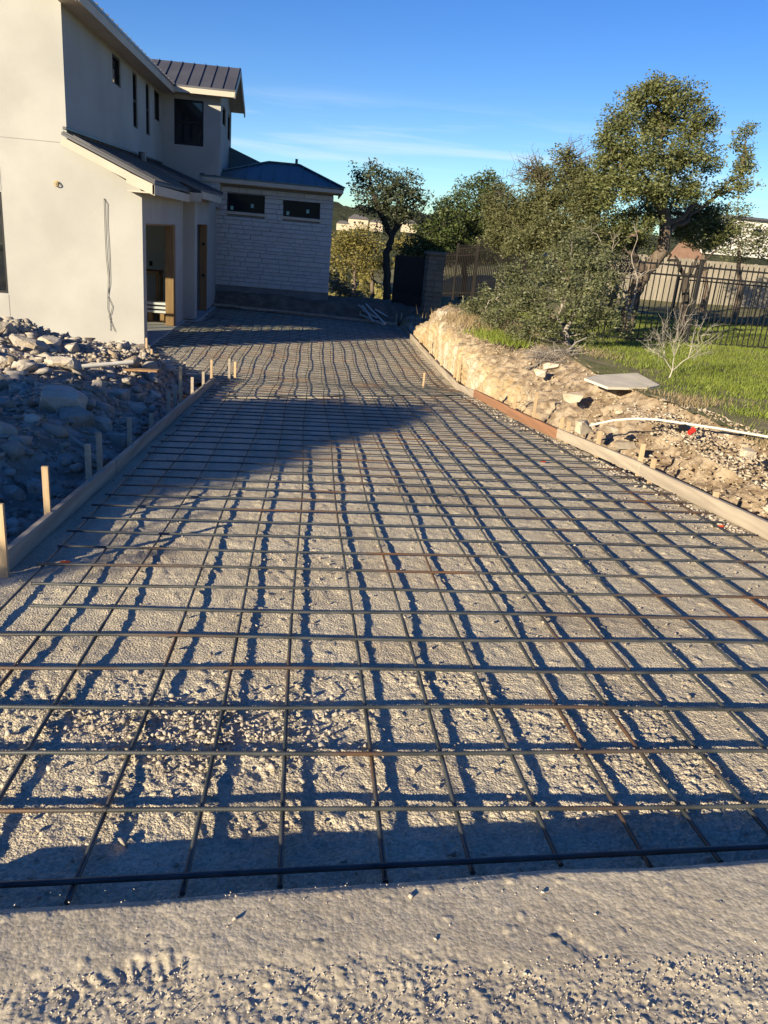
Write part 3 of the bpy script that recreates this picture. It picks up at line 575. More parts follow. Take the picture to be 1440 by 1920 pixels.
# ---------------- form boards ----------------
def board(name, pts, hz, m, label, cat='form board', group=None, th=0.038, h=0.122):
    p, q = pts; mb = MB(); mb.bar(p, q, th, h); o = mb.build(name, m); return tag(rebase(o, p), label, cat, group)
bz = lambda x, y, d=0.0: (x, y, float(base(x, y)) + d)
GL = 'form boards edging the driveway'
board('form_board', (bz(-1.55, 4.02, 0), bz(-1.535, 6.35, 0)), 0, M['board'], 'weathered form board at the near left edge, running past the sunlit stake', group=GL)
board('form_board', (bz(-1.53, 6.352, 0), bz(-1.525, 10.3, .005)), 0, M['board'], 'second form board from the front on the left edge, beside the shaded rubble', group=GL)
board('form_board', (bz(-1.525, 10.302, .005), bz(-1.51, 13.05, 0)), 0, M['board'], 'farthest left form board, where the driveway turns towards the garage', group=GL)
board('form_board', (bz(-1.60, 13.15, .0), bz(-2.62, 13.62, .0)), 0, M['board'], 'short grey form board set back from the corner of the left edge', group=GL)
board('form_board', (bz(-2.60, 14.75, .02), bz(-3.12, 15.85, .04)), 0, M['board'], 'short sunlit board near the foot of the garage corner', group=GL)
RP = [(3.42, 2.6), (3.165, 6.95), (2.945, 8.85), (2.80, 10.7), (2.70, 12.6), (2.79, 14.6), (2.90, 17.2), (2.90, 21.2), (2.88, 25.6)]
RL = ['long pale form board nearest the camera on the right edge of the rebar', 'pale form board on the right edge between the nearest board and the reddish one', 'reddish brown form board on the right edge, front half of the red pair', 'reddish brown form board on the right edge, far half of the red pair', 'pale form board just past the reddish boards where the right edge bends', 'thin sunlit form board along the foot of the golden bank', 'form board along the bank where the house shadow begins', 'shaded form board at the far right corner of the rebar']
for k in range(8):
    a, b = RP[k], RP[k + 1]; d = 0.012 if k % 2 else 0
    board('form_board', (bz(a[0] + .02, a[1], .012 + d), bz(b[0] + .02, b[1] - .004, .012 + d)), 0, M['redboard'] if k in (2, 3) else M['board'], RL[k], group=GL, h=.118)
board('form_board', (bz(-3.2, 26.45, 0), bz(2.84, 26.2, 0)), 0, M['board'], 'long shaded form board closing the far end of the driveway', group=GL)
# stakes
def stake(px, ytop, pos, label, wd=.038, th=.022, m='stake', lean=None):
    x, y = pos; zb = float(base(max(min(x, xr(y)), -3.2), y)) - .05
    top = at(px, ytop, Y=y); mb = MB(); h = max(top[2] - zb, .1); lx = top[0] - x if lean is None else lean
    d = Vector((lx, 0.0, h)); v = Vector((0, 0, 1)).rotation_difference(d.normalized()).to_matrix().to_4x4(); v.translation = Vector((x, y, zb))
    mb.box((-wd / 2, -th / 2, 0), (wd / 2, th / 2, d.length), v, bev=.0015); o = mb.build('wooden_stake', M[m]); return tag(rebase(o, (x, y, zb)), label, 'stake', 'wooden stakes holding the form boards')
E1 = .034
LS = [(6, 945, (-1.535, 3.96), 'thick stake at the left border, ending the nearest left board'), (97, 875, (-1.53 - E1, 4.79), 'sunlit stake behind the near left board, second from the left border'), (178, 833, (-1.535 - E1, 5.75), 'lower brown stake of the close pair behind the left board'), (190, 811, (-1.53 - E1, 6.05), 'taller grey stake of the close pair behind the left board'), (250, 783, (-1.53 - E1, 7.1), 'shaded stake behind the left board, next after the close pair'), (292, 775, (-1.52 - E1, 8.05), 'low shaded stub of a stake behind the left board at the rubble foot'), (324, 735, (-1.52 - E1, 9.05), 'dark stake leaning against the middle of the left board'), (350, 688, (-1.55 - E1, 10.1), 'tall stake with a lit edge where two left boards meet'), (343, 726, (-1.60 - E1, 10.0), 'small lit stub beside the tall stake at the left board joint'), (372, 708, (-1.56 - E1, 11.2), 'wide black stub behind the far end of the left board'), (385, 697, (-1.55 - E1, 12.3), 'small grey stake just before the turn of the left board'), (395, 674, (-1.50 - E1, 12.9), 'bright sunlit stake at the end of the left board'), (429, 672, (-1.32, 13.6), 'dark stake standing in the rebar right of the left board end'), (439, 678, (-1.25, 13.9), 'pale stake beside the dark one standing in the rebar'), (321, 674, (-2.45, 13.9), 'short dark stake with a white top by the set back board'), (340, 678, (-2.02, 13.3), 'dark stake behind the grey set back board'), (288, 655, (-2.95, 15.4), 'stubby stake by the sunlit board near the garage corner'), (267, 633, (-3.22, 16.3), 'pale stake against the garage corner'), (149, 626, (-4.75, 16.3), 'pale stake at the foot of the sunlit garage wall')]
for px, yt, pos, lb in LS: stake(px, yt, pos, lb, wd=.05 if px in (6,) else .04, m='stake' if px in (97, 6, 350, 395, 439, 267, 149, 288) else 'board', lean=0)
RS = [(788, 634, 21.3), (808, 638, 19.0), (819, 655, 17.6), (828, 672, 16.8), (855, 675, 15.0), (861, 680, 14.7), (881, 716, 13.0), (897, 740, 12.45), (902, 738, 12.2), (931, 735, 11.25), (958, 762, 10.6), (968, 740, 10.3), (1008, 735, 9.55), (1055, 782, 8.6), (1068, 790, 8.35), (1125, 808, 7.7), (1207, 832, 6.85), (1227, 860, 6.6), (1343, 922, 5.55)]
RLb = ['tiny lit stake where the shadow crosses the right boards', 'narrow stake at the foot of the golden bank, nearest the house shadow', 'second narrow stake along the foot of the golden bank', 'third narrow stake along the foot of the golden bank', 'tall thin stake of a pair against the golden bank', 'shorter mate of the tall thin stake against the golden bank', 'small dark stake in front of the end of the golden bank', 'stub at the joint where the reddish board starts', 'narrow stub just behind the start of the reddish board', 'thin tall stake behind the far reddish board', 'stub behind the middle of the reddish boards', 'brown stake beside the stub at the middle of the reddish boards', 'tallest stake on the right, behind the near reddish board', 'orange brown stake at the near end of the reddish board', 'pale short stake just in front of the reddish board end', 'slim stake leaning in front of a white rock', 'tall wide pale stake at the joint of the two pale boards', 'shorter brown stake beside the tall wide pale one', 'low cut stub behind the nearest pale board']
def solve_y(px, yt, y0):
    ys = np.linspace(y0 * .75, y0 * 1.3, 200); return float(ys[int(np.argmin([abs(at(px, yt, Y=q)[0] - (float(xr(q)) + .02 + E1)) for q in ys]))])
for (px, yt, y), lb in zip(RS, RLb):
    y = solve_y(px, yt, y); stake(px, yt, (float(xr(y)) + .02 + E1, y), lb, wd=.045 if y < 9 else .038, lean=0)
stake(816, 700, (2.18, 14.7), 'lone short stake standing inside the rebar near the right side', wd=.035, lean=0)
stake(675, 583, (at(675, 600, Y=26.35)[0], 26.42), 'thin stake behind the far form board in shade', wd=.04, lean=0)
stake(753, 588, (2.80, 26.35), 'grey stake at the far right corner of the rebar', wd=.05, lean=0)
stake(760, 588, (2.98, 26.5), 'second grey stake behind the far right corner of the rebar', wd=.05, lean=0)

# ---------------- the house ----------------
FY = 16.8; GX = -3.36; UX = -4.72; TY = 26.8; SY = 27.2
H = Thing('house', (-6, 22, -0.95), 'unfinished two storey cream stucco house with dark metal roofs and a white stone wing', 'house')
# front wall (lit), with its window at the left border of the photo
mb = MB(); wins_f = [(-8.1, -5.98, -0.10, 1.78)]
wall(mb, 'y', FY, 0.2, -11.0, GX, -1.15, 2.02, wins_f)
H.part(mb, 'wall', M['stucco'])
mb = MB()
mb.add([(-11, FY, 2.02), (GX, FY, 2.02), (-3.40, FY, 2.06), (UX, FY, 2.72), (UX, FY, 5.08), (-11, FY, 5.08)], [(0, 1, 2, 3, 4, 5)])
mb.add([(-11, FY + .2, 2.02), (GX, FY + .2, 2.02), (-3.40, FY + .2, 2.06), (UX, FY + .2, 2.72), (UX, FY + .2, 5.08), (-11, FY + .2, 5.08)], [(5, 4, 3, 2, 1, 0)])
mb.add([(UX, FY, 2.72), (UX, FY + .2, 2.72), (GX, FY + .2, 2.06), (GX, FY, 2.06), (UX, FY, 5.08), (UX, FY + .2, 5.08)], [(0, 1, 2, 3), (0, 4, 5, 1)])
H.part(mb, 'gable_wall', M['stucco'])
# garage side wall with the two door openings and the projecting column
mb = MB(); wall(mb, 'x', GX, -0.2, FY + .2, 21.98, -0.97, 2.10, [(FY + .32, 20.72, -0.97, 1.43)]); H.part(mb, 'side_wall', M['stucco'])
mb = MB(); mb.box((GX - .2, 21.98, -0.93), (-3.075, 22.3, 2.12)); H.part(mb, 'column', M['stucco'])
mb = MB(); wall(mb, 'x', -3.10, -0.2, 22.3, 25.9, -0.93, 2.14, [(22.62, 24.75, -0.93, 1.47)]); H.part(mb, 'side_wall', M['stucco'])
mb = MB(); mb.box((-3.3, 25.7, -0.9), (-3.102, 26.9, 2.6)); mb.box((-5, 25.9, -1), (-3.3, 26.1, 2.6)); H.part(mb, 'return_wall', M['stucco'])
# slabs
mb = MB(); mb.box((-11, FY + .2, -1.12), (GX + .06, 25.9, -0.955)); mb.box((GX + .06, 21.9, -1.12), (-3.0, 26.1, -0.955)); H.part(mb, 'floor_slab', M['concrete'])
# interior
mb = MB(); wall(mb, 'y', 22.6, 0.1, -9, GX - .2, -.95, 2.0); wall(mb, 'x', -9, .1, FY + .2, 25.9, -.95, 2.0); mb.box((-9, FY + .2, 1.75), (GX - .2, 25.9, 1.85)); mb.box((-8.9, 24.9, -.95), (-3.3, 25.0, 1.75)); H.part(mb, 'inner_wall', M['dark_inside'])
mb = MB(); mb.box((GX - .20, 20.42, -0.95), (GX - .001, 20.715, 1.42), bev=.004); H.part(mb, 'door_jamb', M['lumber'])
mb = MB(); mb.box((GX - .195, FY + .322, 1.395), (GX - .004, 20.41, 1.428)); H.part(mb, 'door_header', M['lumber'])
for k in range(2): mb = MB(); mb.box((-3.299 + .1 * k, 24.60, -0.95), (-3.202 + .1 * k, 24.748, 1.465), bev=.004); H.part(mb, 'plank_door', M['lumber'])
for z in (.02, .9): mb = MB(); mb.box((-3.23, 24.585, z), (-3.15, 24.598, z + .07)); H.part(mb, 'hinge', M['black'])
# front window
def window(xa, xb, za, zb, axis, pos, nx=1, nz=1, pane='glass', fr=.05, zbar=None, s=1, dep=.09, inset=.03):
    """framed window in a wall opening; axis plane, s=+1 when the wall thickness runs to +axis"""
    mb = MB()
    def B(u0, u1, z0, z1, d0, d1):
        d0, d1 = sorted((pos + s * d0, pos + s * d1))
        mb.box((u0, d0, z0), (u1, d1, z1)) if axis == 'y' else mb.box((d0, u0, z0), (d1, u1, z1))
    e = .001
    B(xa + e, xb - e, zb - fr, zb - e, inset, inset + dep); B(xa + e, xb - e, za + e, za + fr, inset, inset + dep)
    B(xa + e, xa + fr, za + fr, zb - fr, inset, inset + dep); B(xb - fr, xb - e, za + fr, zb - fr, inset, inset + dep)
    for k in range(1, nx): u = xa + (xb - xa) * k / nx; B(u - .02, u + .02, za + fr, zb - fr, inset + .005, inset + dep - .005)
    for k in ([za + (zb - za) * j / nz for j in range(1, nz)] if zbar is None else [zbar]): B(xa + fr, xb - fr, k - .022, k + .022, inset + .007, inset + dep - .007)
    f = H.part(mb, 'window', M['window_frame']); mp_ = MB(); d = pos + s * (inset + .045)
    c = [(xa + fr, za + fr), (xb - fr, za + fr), (xb - fr, zb - fr), (xa + fr, zb - fr)]
    q = [((u, d, z) if axis == 'y' else (d, u, z)) for u, z in c]; q2 = [((u, d + .008 * s, z) if axis == 'y' else (d + .008 * s, u, z)) for u, z in c]
    mp_.add(q + q2, [(0, 1, 2, 3), (7, 6, 5, 4), (0, 4, 5, 1), (1, 5, 6, 2), (2, 6, 7, 3), (3, 7, 4, 0)])
    g = mp_.build('pane', M[pane]); g.parent = f; return f
window(-8.1, -5.98, -0.10, 1.78, 'y', FY, nx=3, nz=2, s=1)
# upper side wall
uw = [(20.6, 21.4, 4.35, 4.96), (22.72, 23.25, 3.68, 4.95), (24.36, 24.86, 3.68, 4.95), (25.56, 26.44, 4.20, 4.97)]
mb = MB(); wall(mb, 'x', UX, -0.2, FY + .2, TY, 2.4, 5.10, uw); H.part(mb, 'upper_side_wall', M['stucco'])
for a in uw: window(*a, 'x', UX, s=-1, pane='panes', fr=.045, zbar=a[2] + (a[3] - a[2]) * .5 if a[3] - a[2] > 1 else None)
# tall back volume
tw = [(-4.37, -3.50, 3.69, 4.94)]
mb = MB(); wall(mb, 'y', TY, 0.2, UX - .2, -2.99, 2.0, 5.22, tw); H.part(mb, 'tower_wall', M['stucco'])
window(*tw[0], 'y', TY, s=1, pane='panes', fr=.05, zbar=4.33, nx=1)
tsw = [(27.35, 28.2, 4.47, 4.94), (28.85, 29.7, 4.38, 4.9)]; tsw = [(27.3, 28.25, 4.42, 4.95), (28.85, 29.75, 4.15, 4.92)]
mb = MB(); wall(mb, 'x', -2.99, -0.2, TY + .2, 30.0, 2.0, 5.15, tsw); H.part(mb, 'tower_wall', M['stucco'])
mb = MB(); mb.add([(-2.99, TY, 5.15), (-2.99, 30.0, 5.15), (-2.99, 28.3, 6.05), (-3.15, TY, 5.15), (-3.15, 30.0, 5.15), (-3.15, 28.3, 6.05)], [(0, 1, 2), (5, 4, 3), (0, 2, 5, 3), (1, 4, 5, 2)]); H.part(mb, 'tower_gable', M['stucco'])
mb = MB(); mb.box((-6.5, 29.8, 2), (-3.2, 30.0, 5.15)); H.part(mb, 'back_wall', M['stucco'])
for a in tsw: window(*a, 'x', -2.99, s=-1, pane='panes', fr=.04)
# roofs: slabs from a top polygon with thickness
def roof_slab(pts, th=.06, name='roof', m='metal_roof', parent=None):
    mb = MB(); n = len(pts); lo = [(x, y, z - th) for x, y, z in pts]
    mb.add(list(pts) + lo, [tuple(range(n)), tuple(range(2 * n - 1, n - 1, -1))] + [(i, i + n, (i + 1) % n + n, (i + 1) % n) for i in range(n)]); return H.part(mb, name, M[m], parent)
def seams(a0, a1, b0, b1, n, parent, r=.02, skip=0):
    """ribs running from line a to line b"""
    for k in range(skip, n + 1):
        t = k / n; p = [a0[i] + (a1[i] - a0[i]) * t for i in range(3)]; q = [b0[i] + (b1[i] - b0[i]) * t for i in range(3)]
        mb = MB(); mb.bar((p[0], p[1], p[2] + .002), (q[0], q[1], q[2] + .002), .02, .032); o = mb.build('seam', M['metal_roof']); o.parent = parent; 
MRZ = 5.24
r_ = roof_slab([(-4.28, 16.35, MRZ), (-4.28, 26.4, MRZ), (-9.6, 26.6, MRZ + 1.75), (-9.6, 16.35, MRZ + 1.75)])
seams((-4.28, 16.4, MRZ), (-4.28, 26.3, MRZ), (-9.6, 16.4, MRZ + 1.75), (-9.6, 26.3, MRZ + 1.75), 24, r_)
roof_slab([(-9.6, 16.35, MRZ + 1.75), (-9.6, 24, MRZ + 1.75), (-15, 24, MRZ - .1), (-15, 16.35, MRZ - .1)])
mb = MB(); mb.box((-4.33, 16.38, MRZ - .23), (-4.29, 26.36, MRZ - .062)); H.part(mb, 'fascia', M['trim'])
mb = MB(); mb.box((-4.72, 16.4, MRZ - .20), (-4.331, 26.8, MRZ - .17)); H.part(mb, 'soffit', M['trim'])
mb = MB(); mb.bar((-4.33, 16.37, MRZ - .23), (-9.6, 16.37, MRZ + 1.5), .04, .18); H.part(mb, 'rake_board', M['trim'])
mb = MB(); mb.add([(-11, FY, 5.08), (-4.72, FY, 5.08), (-9.6, FY, 6.8), (-15, FY, 5.08)], [(0, 1, 2), (0, 2, 3)]); mb.add([(-15, FY, -1), (-11, FY, -1), (-11, FY, 5.08), (-15, FY, 5.08)], [(0, 1, 2, 3)]); H.part(mb, 'gable_wall', M['stucco'])
# tower roof: ridge along x
e0, rd, e1 = (26.35, 5.26), (28.05, 6.12), (29.9, 5.17)
r_ = roof_slab([(-4.55, e0[0], e0[1]), (-2.52, e0[0], e0[1]), (-2.52, rd[0], rd[1]), (-6.5, rd[0], rd[1])])
seams((-4.3, e0[0], e0[1]), (-2.56, e0[0], e0[1]), (-4.3, rd[0], rd[1]), (-2.56, rd[0], rd[1]), 5, r_)
seams((-5.7, 27.45, 5.82), (-4.65, 26.6, 5.39), (-5.7, rd[0], rd[1]), (-4.65, rd[0], rd[1]), 3, r_)
roof_slab([(-2.52, rd[0], rd[1]), (-2.52, e1[0], e1[1]), (-6.5, e1[0], e1[1]), (-6.5, rd[0], rd[1])])
mb = MB(); mb.box((-4.3, e0[0] - .03, e0[1] - .20), (-2.56, e0[0] + .005, e0[1] - .06)); H.part(mb, 'fascia', M['trim'])
mb = MB(); mb.box((-4.72, e0[0] + .006, e0[1] - .19), (-2.6, TY, e0[1] - .16)); H.part(mb, 'soffit', M['trim'])
mb = MB(); mb.bar((-2.54, e0[0], e0[1] - .22), (-2.54, rd[0], rd[1] - .22), .035, .15); mb.bar((-2.54, rd[0], rd[1] - .22), (-2.54, e1[0], e1[1] - .22), .035, .15); H.part(mb, 'rake_board', M['trim'])
mb = MB(); mb.add([(-2.99, e0[0] + .05, e0[1] - .17), (-2.56, e0[0] + .05, e0[1] - .17), (-2.56, rd[0], rd[1] - .12), (-2.99, rd[0], rd[1] - .12), (-2.56, e1[0], e1[1] - .1), (-2.99, e1[0], e1[1] - .1)], [(0, 1, 2, 3), (3, 2, 4, 5)]); H.part(mb, 'soffit', M['trim'])
# pent roof over the garage
p0, p1 = (UX + .0, 2.93), (-2.99, 2.20)
def pent(ya, yb, xe, ze, n):
    k = (2.90 - ze) / (UX - xe)
    r_ = roof_slab([(UX + .002, ya, 2.90), (UX + .002, yb, 2.97), (xe, yb, ze + .04), (xe, ya, ze)], .05)
    seams((UX + .01, ya + .05, 2.90), (UX + .01, yb - .05, 2.97), (xe, ya + .05, ze), (xe, yb - .05, ze + .04), n, r_)
pent(16.45, 21.0, -3.05, 2.20, 11)
r_ = roof_slab([(UX + .002, 21.0, 2.97), (UX + .002, 26.6, 3.05), (-2.70, 25.1, 2.36), (-2.74, 21.0, 2.28)], .05)
seams((UX + .01, 21.1, 2.97), (UX + .01, 26.3, 3.05), (-2.74, 21.1, 2.28), (-2.70, 25.0, 2.36), 10, r_)
mb = MB(); mb.box((-3.09, 16.44, 1.97), (-3.055, 20.97, 2.145)); mb.box((-2.78, 20.98, 2.08), (-2.745, 25.1, 2.25)); mb.box((-3.09, 20.972, 2.0), (-2.78, 21.0, 2.2)); H.part(mb, 'fascia', M['trim'])
mb = MB(); mb.box((-3.56, 16.46, 1.985), (-3.092, 21.0, 2.01)); mb.box((-3.3, 21.001, 2.10), (-2.782, 25.1, 2.13)); H.part(mb, 'soffit', M['trim'])
mb = MB(); mb.bar((-4.75, 16.46, 2.69), (-3.56, 16.46, 2.19), .035, .14); mb.add([(-3.57, 16.44, 2.14), (-3.05, 16.44, 1.95), (-3.05, 16.44, 2.14), (-3.57, 16.44, 2.34), (-3.57, 16.48, 2.14), (-3.05, 16.48, 1.95), (-3.05, 16.48, 2.14), (-3.57, 16.48, 2.34)], [(0, 1, 2, 3), (7, 6, 5, 4), (0, 4, 5, 1), (3, 2, 6, 7)]); H.part(mb, 'rake_board', M['trim'])
mb = MB(); mb.bar((UX + .05, 16.5, 2.95), (UX + .05, 26.4, 3.08), .07, .05); H.part(mb, 'flashing', M['metal_roof'])
mb = MB(); mb.tube([(-4.25, 21.4, 2.7), (-4.25, 21.4, 3.02)], .09, 12); H.part(mb, 'roof_vent', M['metal_roof'])
# stone wing
SX0, SX1, SZ0, SZ1 = -3.28, .555, -.36, 2.66
mb = MB(); wall(mb, 'y', SY + .05, .25, SX0 - .3, SX1 - .01, -.9, 2.72, [(-2.80, -1.62, 1.93, 2.46), (-1.03, .145, 1.92, 2.44)]); mb.box((SX0, SY + .3, -.9), (SX0 + .2, 31.5, 2.7)); mb.box((SX1 - .21, SY + .3, -.9), (SX1 - .01, 31.5, 2.7)); H.part(mb, 'backing_wall', M['mortar'])
mb = MB(); mb.box((SX0 - .02, SY + .02, -1.0), (SX1 + .005, SY + .28, SZ0)); H.part(mb, 'foundation', M['foundation'])
for a, b, c, d in ((-2.80, -1.62, 1.93, 2.46), (-1.03, .145, 1.92, 2.44)):
    f = window(a, b, c, d, 'y', SY - .01, s=1, pane='darkglass', fr=.035)
    for sx, sz in ((.08, .08), (.62, .28)):
        mb = MB(); mb.box((a + sx * (b - a) + .01, SY + .035, c + sz * (d - c)), (a + sx * (b - a) + .10, SY + .038, c + sz * (d - c) + .11)); s_ = mb.build('sticker', M['green_tag']); s_.parent = f
    mb = MB(); mb.box((a - .06, SY - .045, c - .09), (b + .06, SY + .05, c - .004), bev=.006); H.part(mb, 'sill', M['trim'])
stone_meshes = []
rs_ = np.random.default_rng(12)
for k in range(6):
    mb = MB(); mb.box((0, 0, 0), (1, 1, 1)); v = np.array([(x, y, z) for x in (0, .5, 1) for z in (0, .5, 1) for y in (0,)])
    # front face 3x3 grid, uneven
    vs = []; 
    for i, x in enumerate((0.014, .5, .986)):
        for j, z in enumerate((.045, .5, .955)): vs.append((x, rs_.uniform(-.08, .08) if (i == 1 or j == 1) else rs_.uniform(0, .12), z))
    bk = [(x, 1, z) for x in (0.008, .992) for z in (.02, .98)]
    fs = [(i * 3 + j, (i + 1) * 3 + j, (i + 1) * 3 + j + 1, i * 3 + j + 1) for i in range(2) for j in range(2)]
    fs += [(0, 1, 2, 10, 9), (6, 11, 12, 8, 7), (0, 9, 11, 6, 3), (2, 5, 8, 12, 10)]
    me = bpy.data.meshes.new('stone'); me.from_pydata(vs + bk, [], fs); me.materials.append(M['stonewall']); stone_meshes.append(me)
z = SZ0; cnt = 0; holes = [(-2.80, -1.62, 1.84, 2.46), (-1.03, .145, 1.83, 2.44)]
while z < 2.64 and cnt < 299:
    ch = random.choice((.09, .12, .15, .15, .18)); ch = min(ch, 2.66 - z); x = SX0
    if ch < .03: break
    while x < SX1 - .01 and cnt < 299:
        L = random.uniform(.22, .62); x2 = min(x + L, SX1); 
        if SX1 - x2 < .12: x2 = SX1
        spans = [(x, x2)]
        for h in holes:
            if z + ch * .5 > h[2] and z + ch * .5 < h[3]:
                ns = []
                for a, b in spans:
                    if b <= h[0] or a >= h[1]: ns.append((a, b))
                    else:
                        if a < h[0]: ns.append((a, h[0]))
                        if b > h[1]: ns.append((h[1], b))
                spans = ns
        for a, b in spans:
            if b - a < .04: continue
            o = bpy.data.objects.new('stone', random.choice(stone_meshes)); COL.objects.link(o); o.scale = (b - a, .09, ch); o.location = (a, SY - .02 + random.uniform(-.006, .006), z)
            H.adopt(o); cnt += 1
        x = x2
    z += ch
# stone wing hip roof
EY = 26.75; EZ = 2.90; A = (-3.56, EY, EZ); B = (.86, EY, EZ - .02); R1 = (-1.62, 28.9, 3.58); R2 = (-.64, 28.9, 3.58); C_ = (.86, 31.8, EZ); D_ = (-3.56, 31.8, EZ)
r_ = roof_slab([A, B, R2, R1], .05, m='teal_roof')
for k in range(1, 10):
    x = A[0] + (B[0] - A[0]) * k / 10; tz = min(1, (x - A[0]) / (R1[0] - A[0]), (B[0] - x) / (B[0] - R2[0])); mb = MB(); mb.bar((x, EY, EZ), (x, EY + 2.15 * tz, EZ + .68 * tz), .02, .03); o = mb.build('seam', M['teal_roof']); o.parent = r_
roof_slab([B, C_, (-.64, 29.7, 3.58), R2], .05, m='teal_roof'); roof_slab([A, R1, (-1.62, 29.7, 3.58), D_], .05, m='teal_roof'); roof_slab([D_, (-1.62, 29.7, 3.58), (-.64, 29.7, 3.58), C_], .05, m='teal_roof'); roof_slab([R1, R2, (-.64, 29.7, 3.58), (-1.62, 29.7, 3.58)], .05, m='teal_roof')
roof_slab([(-3.3, 29.2, 3.3), (-1.45, 29.2, 3.40), (-2.98, 29.4, 3.97), (-3.1, 29.4, 4.0)], .05, m='teal_roof')
roof_slab([(-1.45, 29.2, 3.40), (-1.2, 31.5, 3.4), (-2.98, 31.5, 4.0), (-2.98, 29.4, 3.97)], .05, m='teal_roof')
for a, b in ((A, R1), (B, R2), (R1, R2)):
    mb = MB(); mb.bar((a[0], a[1], a[2] + .003), (b[0], b[1], b[2] + .003), .09, .035); H.part(mb, 'ridge_cap', M['teal_roof'])
mb = MB(); mb.box((-3.54, EY + .0, EZ - .17), (.84, EY + .035, EZ - .052)); H.part(mb, 'fascia', M['trim'])
mb = MB(); mb.box((.805, EY + .036, EZ - .16), (.84, 31.8, EZ - .055)); H.part(mb, 'fascia', M['trim'])
mb = MB(); mb.box((-3.54, EY + .036, EZ - .185), (.80, SY + .3, EZ - .165)); H.part(mb, 'soffit', M['trim'])
mb = MB(); mb.tube([(-.72, 29.2, 3.5), (-.72, 29.2, 3.78)], .045, 8); H.part(mb, 'vent_pipe', M['teal_roof'])
mb = MB(); mb.tube([(-3.22, 27.08, 2.7), (-3.22, 27.08, -.6)], .035, 8); H.part(mb, 'downpipe', M['teal_roof'])
# fittings
def coil(c, r, m, th=.008, turns=2.4):
    mb = MB(); t = np.linspace(0, turns * 2 * math.pi, 26); mb.tube([(c[0] + r * math.cos(a) * (1 - .02 * k), c[1] - .02 - .002 * k, c[2] + r * math.sin(a) * (1 - .02 * k)) for k, a in enumerate(t)], th, 5); return mb
p = at(107, 345, Y=FY); H.part(coil((p[0], FY - .01, p[2]), .055, 0), 'cable_coil', M['brass'])
p = at(405, 388, Y=SY - .05); H.part(coil((p[0], SY - .05, p[2]), .05, 0), 'cable_coil', M['black'])
wp = [at(a, b, Y=FY - .02) for a, b in ((195, 372), (196, 405), (197, 440), (199, 480), (203, 520), (202, 560), (202, 580), (207, 595), (207, 620))]
mb = MB(); mb.tube(wp, .005, 5); H.part(mb, 'hanging_wire', M['black'])
wp = [at(a, b, Y=FY - .02) for a, b in ((195, 372), (201, 382), (201, 420), (203, 450), (205, 490), (206, 530), (202, 555), (211, 575), (208, 588), (204, 593), (210, 608), (216, 622))]
mb = MB(); mb.tube(wp, .005, 5); H.part(mb, 'hanging_wire', M['black'])
mb = MB(); mb.box((-5.985, FY - .004, -1.0), (-5.975, FY - .001, -.12)); mb.box((-5.985, FY - .004, 1.8), (-5.975, FY - .001, 2.75)); mb.box((-11, FY - .004, 2.74), (UX, FY - .001, 2.75)); H.part(mb, 'control_joint', M['mortar'])
mb = MB(); mb.box((-6.4, 22.585, .3), (-6.3, 22.598, .42)); mb.box((-4.35, 22.585, .32), (-4.27, 22.598, .44)); H.part(mb, 'outlet_box', M['black'])
# things inside the garage
t_ = Thing('wooden_workbench', (-4.3, 22.0, -.95), 'brown plywood cabinet frame just inside the garage opening', 'workbench')
mb = MB(); mb.box((-4.75, 21.7, .18), (-3.95, 22.4, .24)); t_.part(mb, 'bench_top', M['lumber'])
for x in (-4.72, -4.03):
    for y in (21.75, 22.3): mb = MB(); mb.box((x, y, -.95), (x + .07, y + .07, .18)); t_.part(mb, 'leg', M['lumber'])
t_ = Thing('board_stack', (-3.95, 21.2, -.95), 'small stack of white edged boards on blocks inside the garage opening', 'board stack')
for k in range(3): mb = MB(); mb.box((-4.15 + .02 * k, 20.95, -.72 + .1 * k), (-3.62, 21.35, -.665 + .1 * k)); t_.part(mb, 'board', M['white_paper'])
mb = MB(); mb.box((-4.1, 21.0, -.955), (-4.0, 21.3, -.725)); mb.box((-3.8, 21.0, -.955), (-3.7, 21.3, -.725)); t_.part(mb, 'block', M['lumber'])

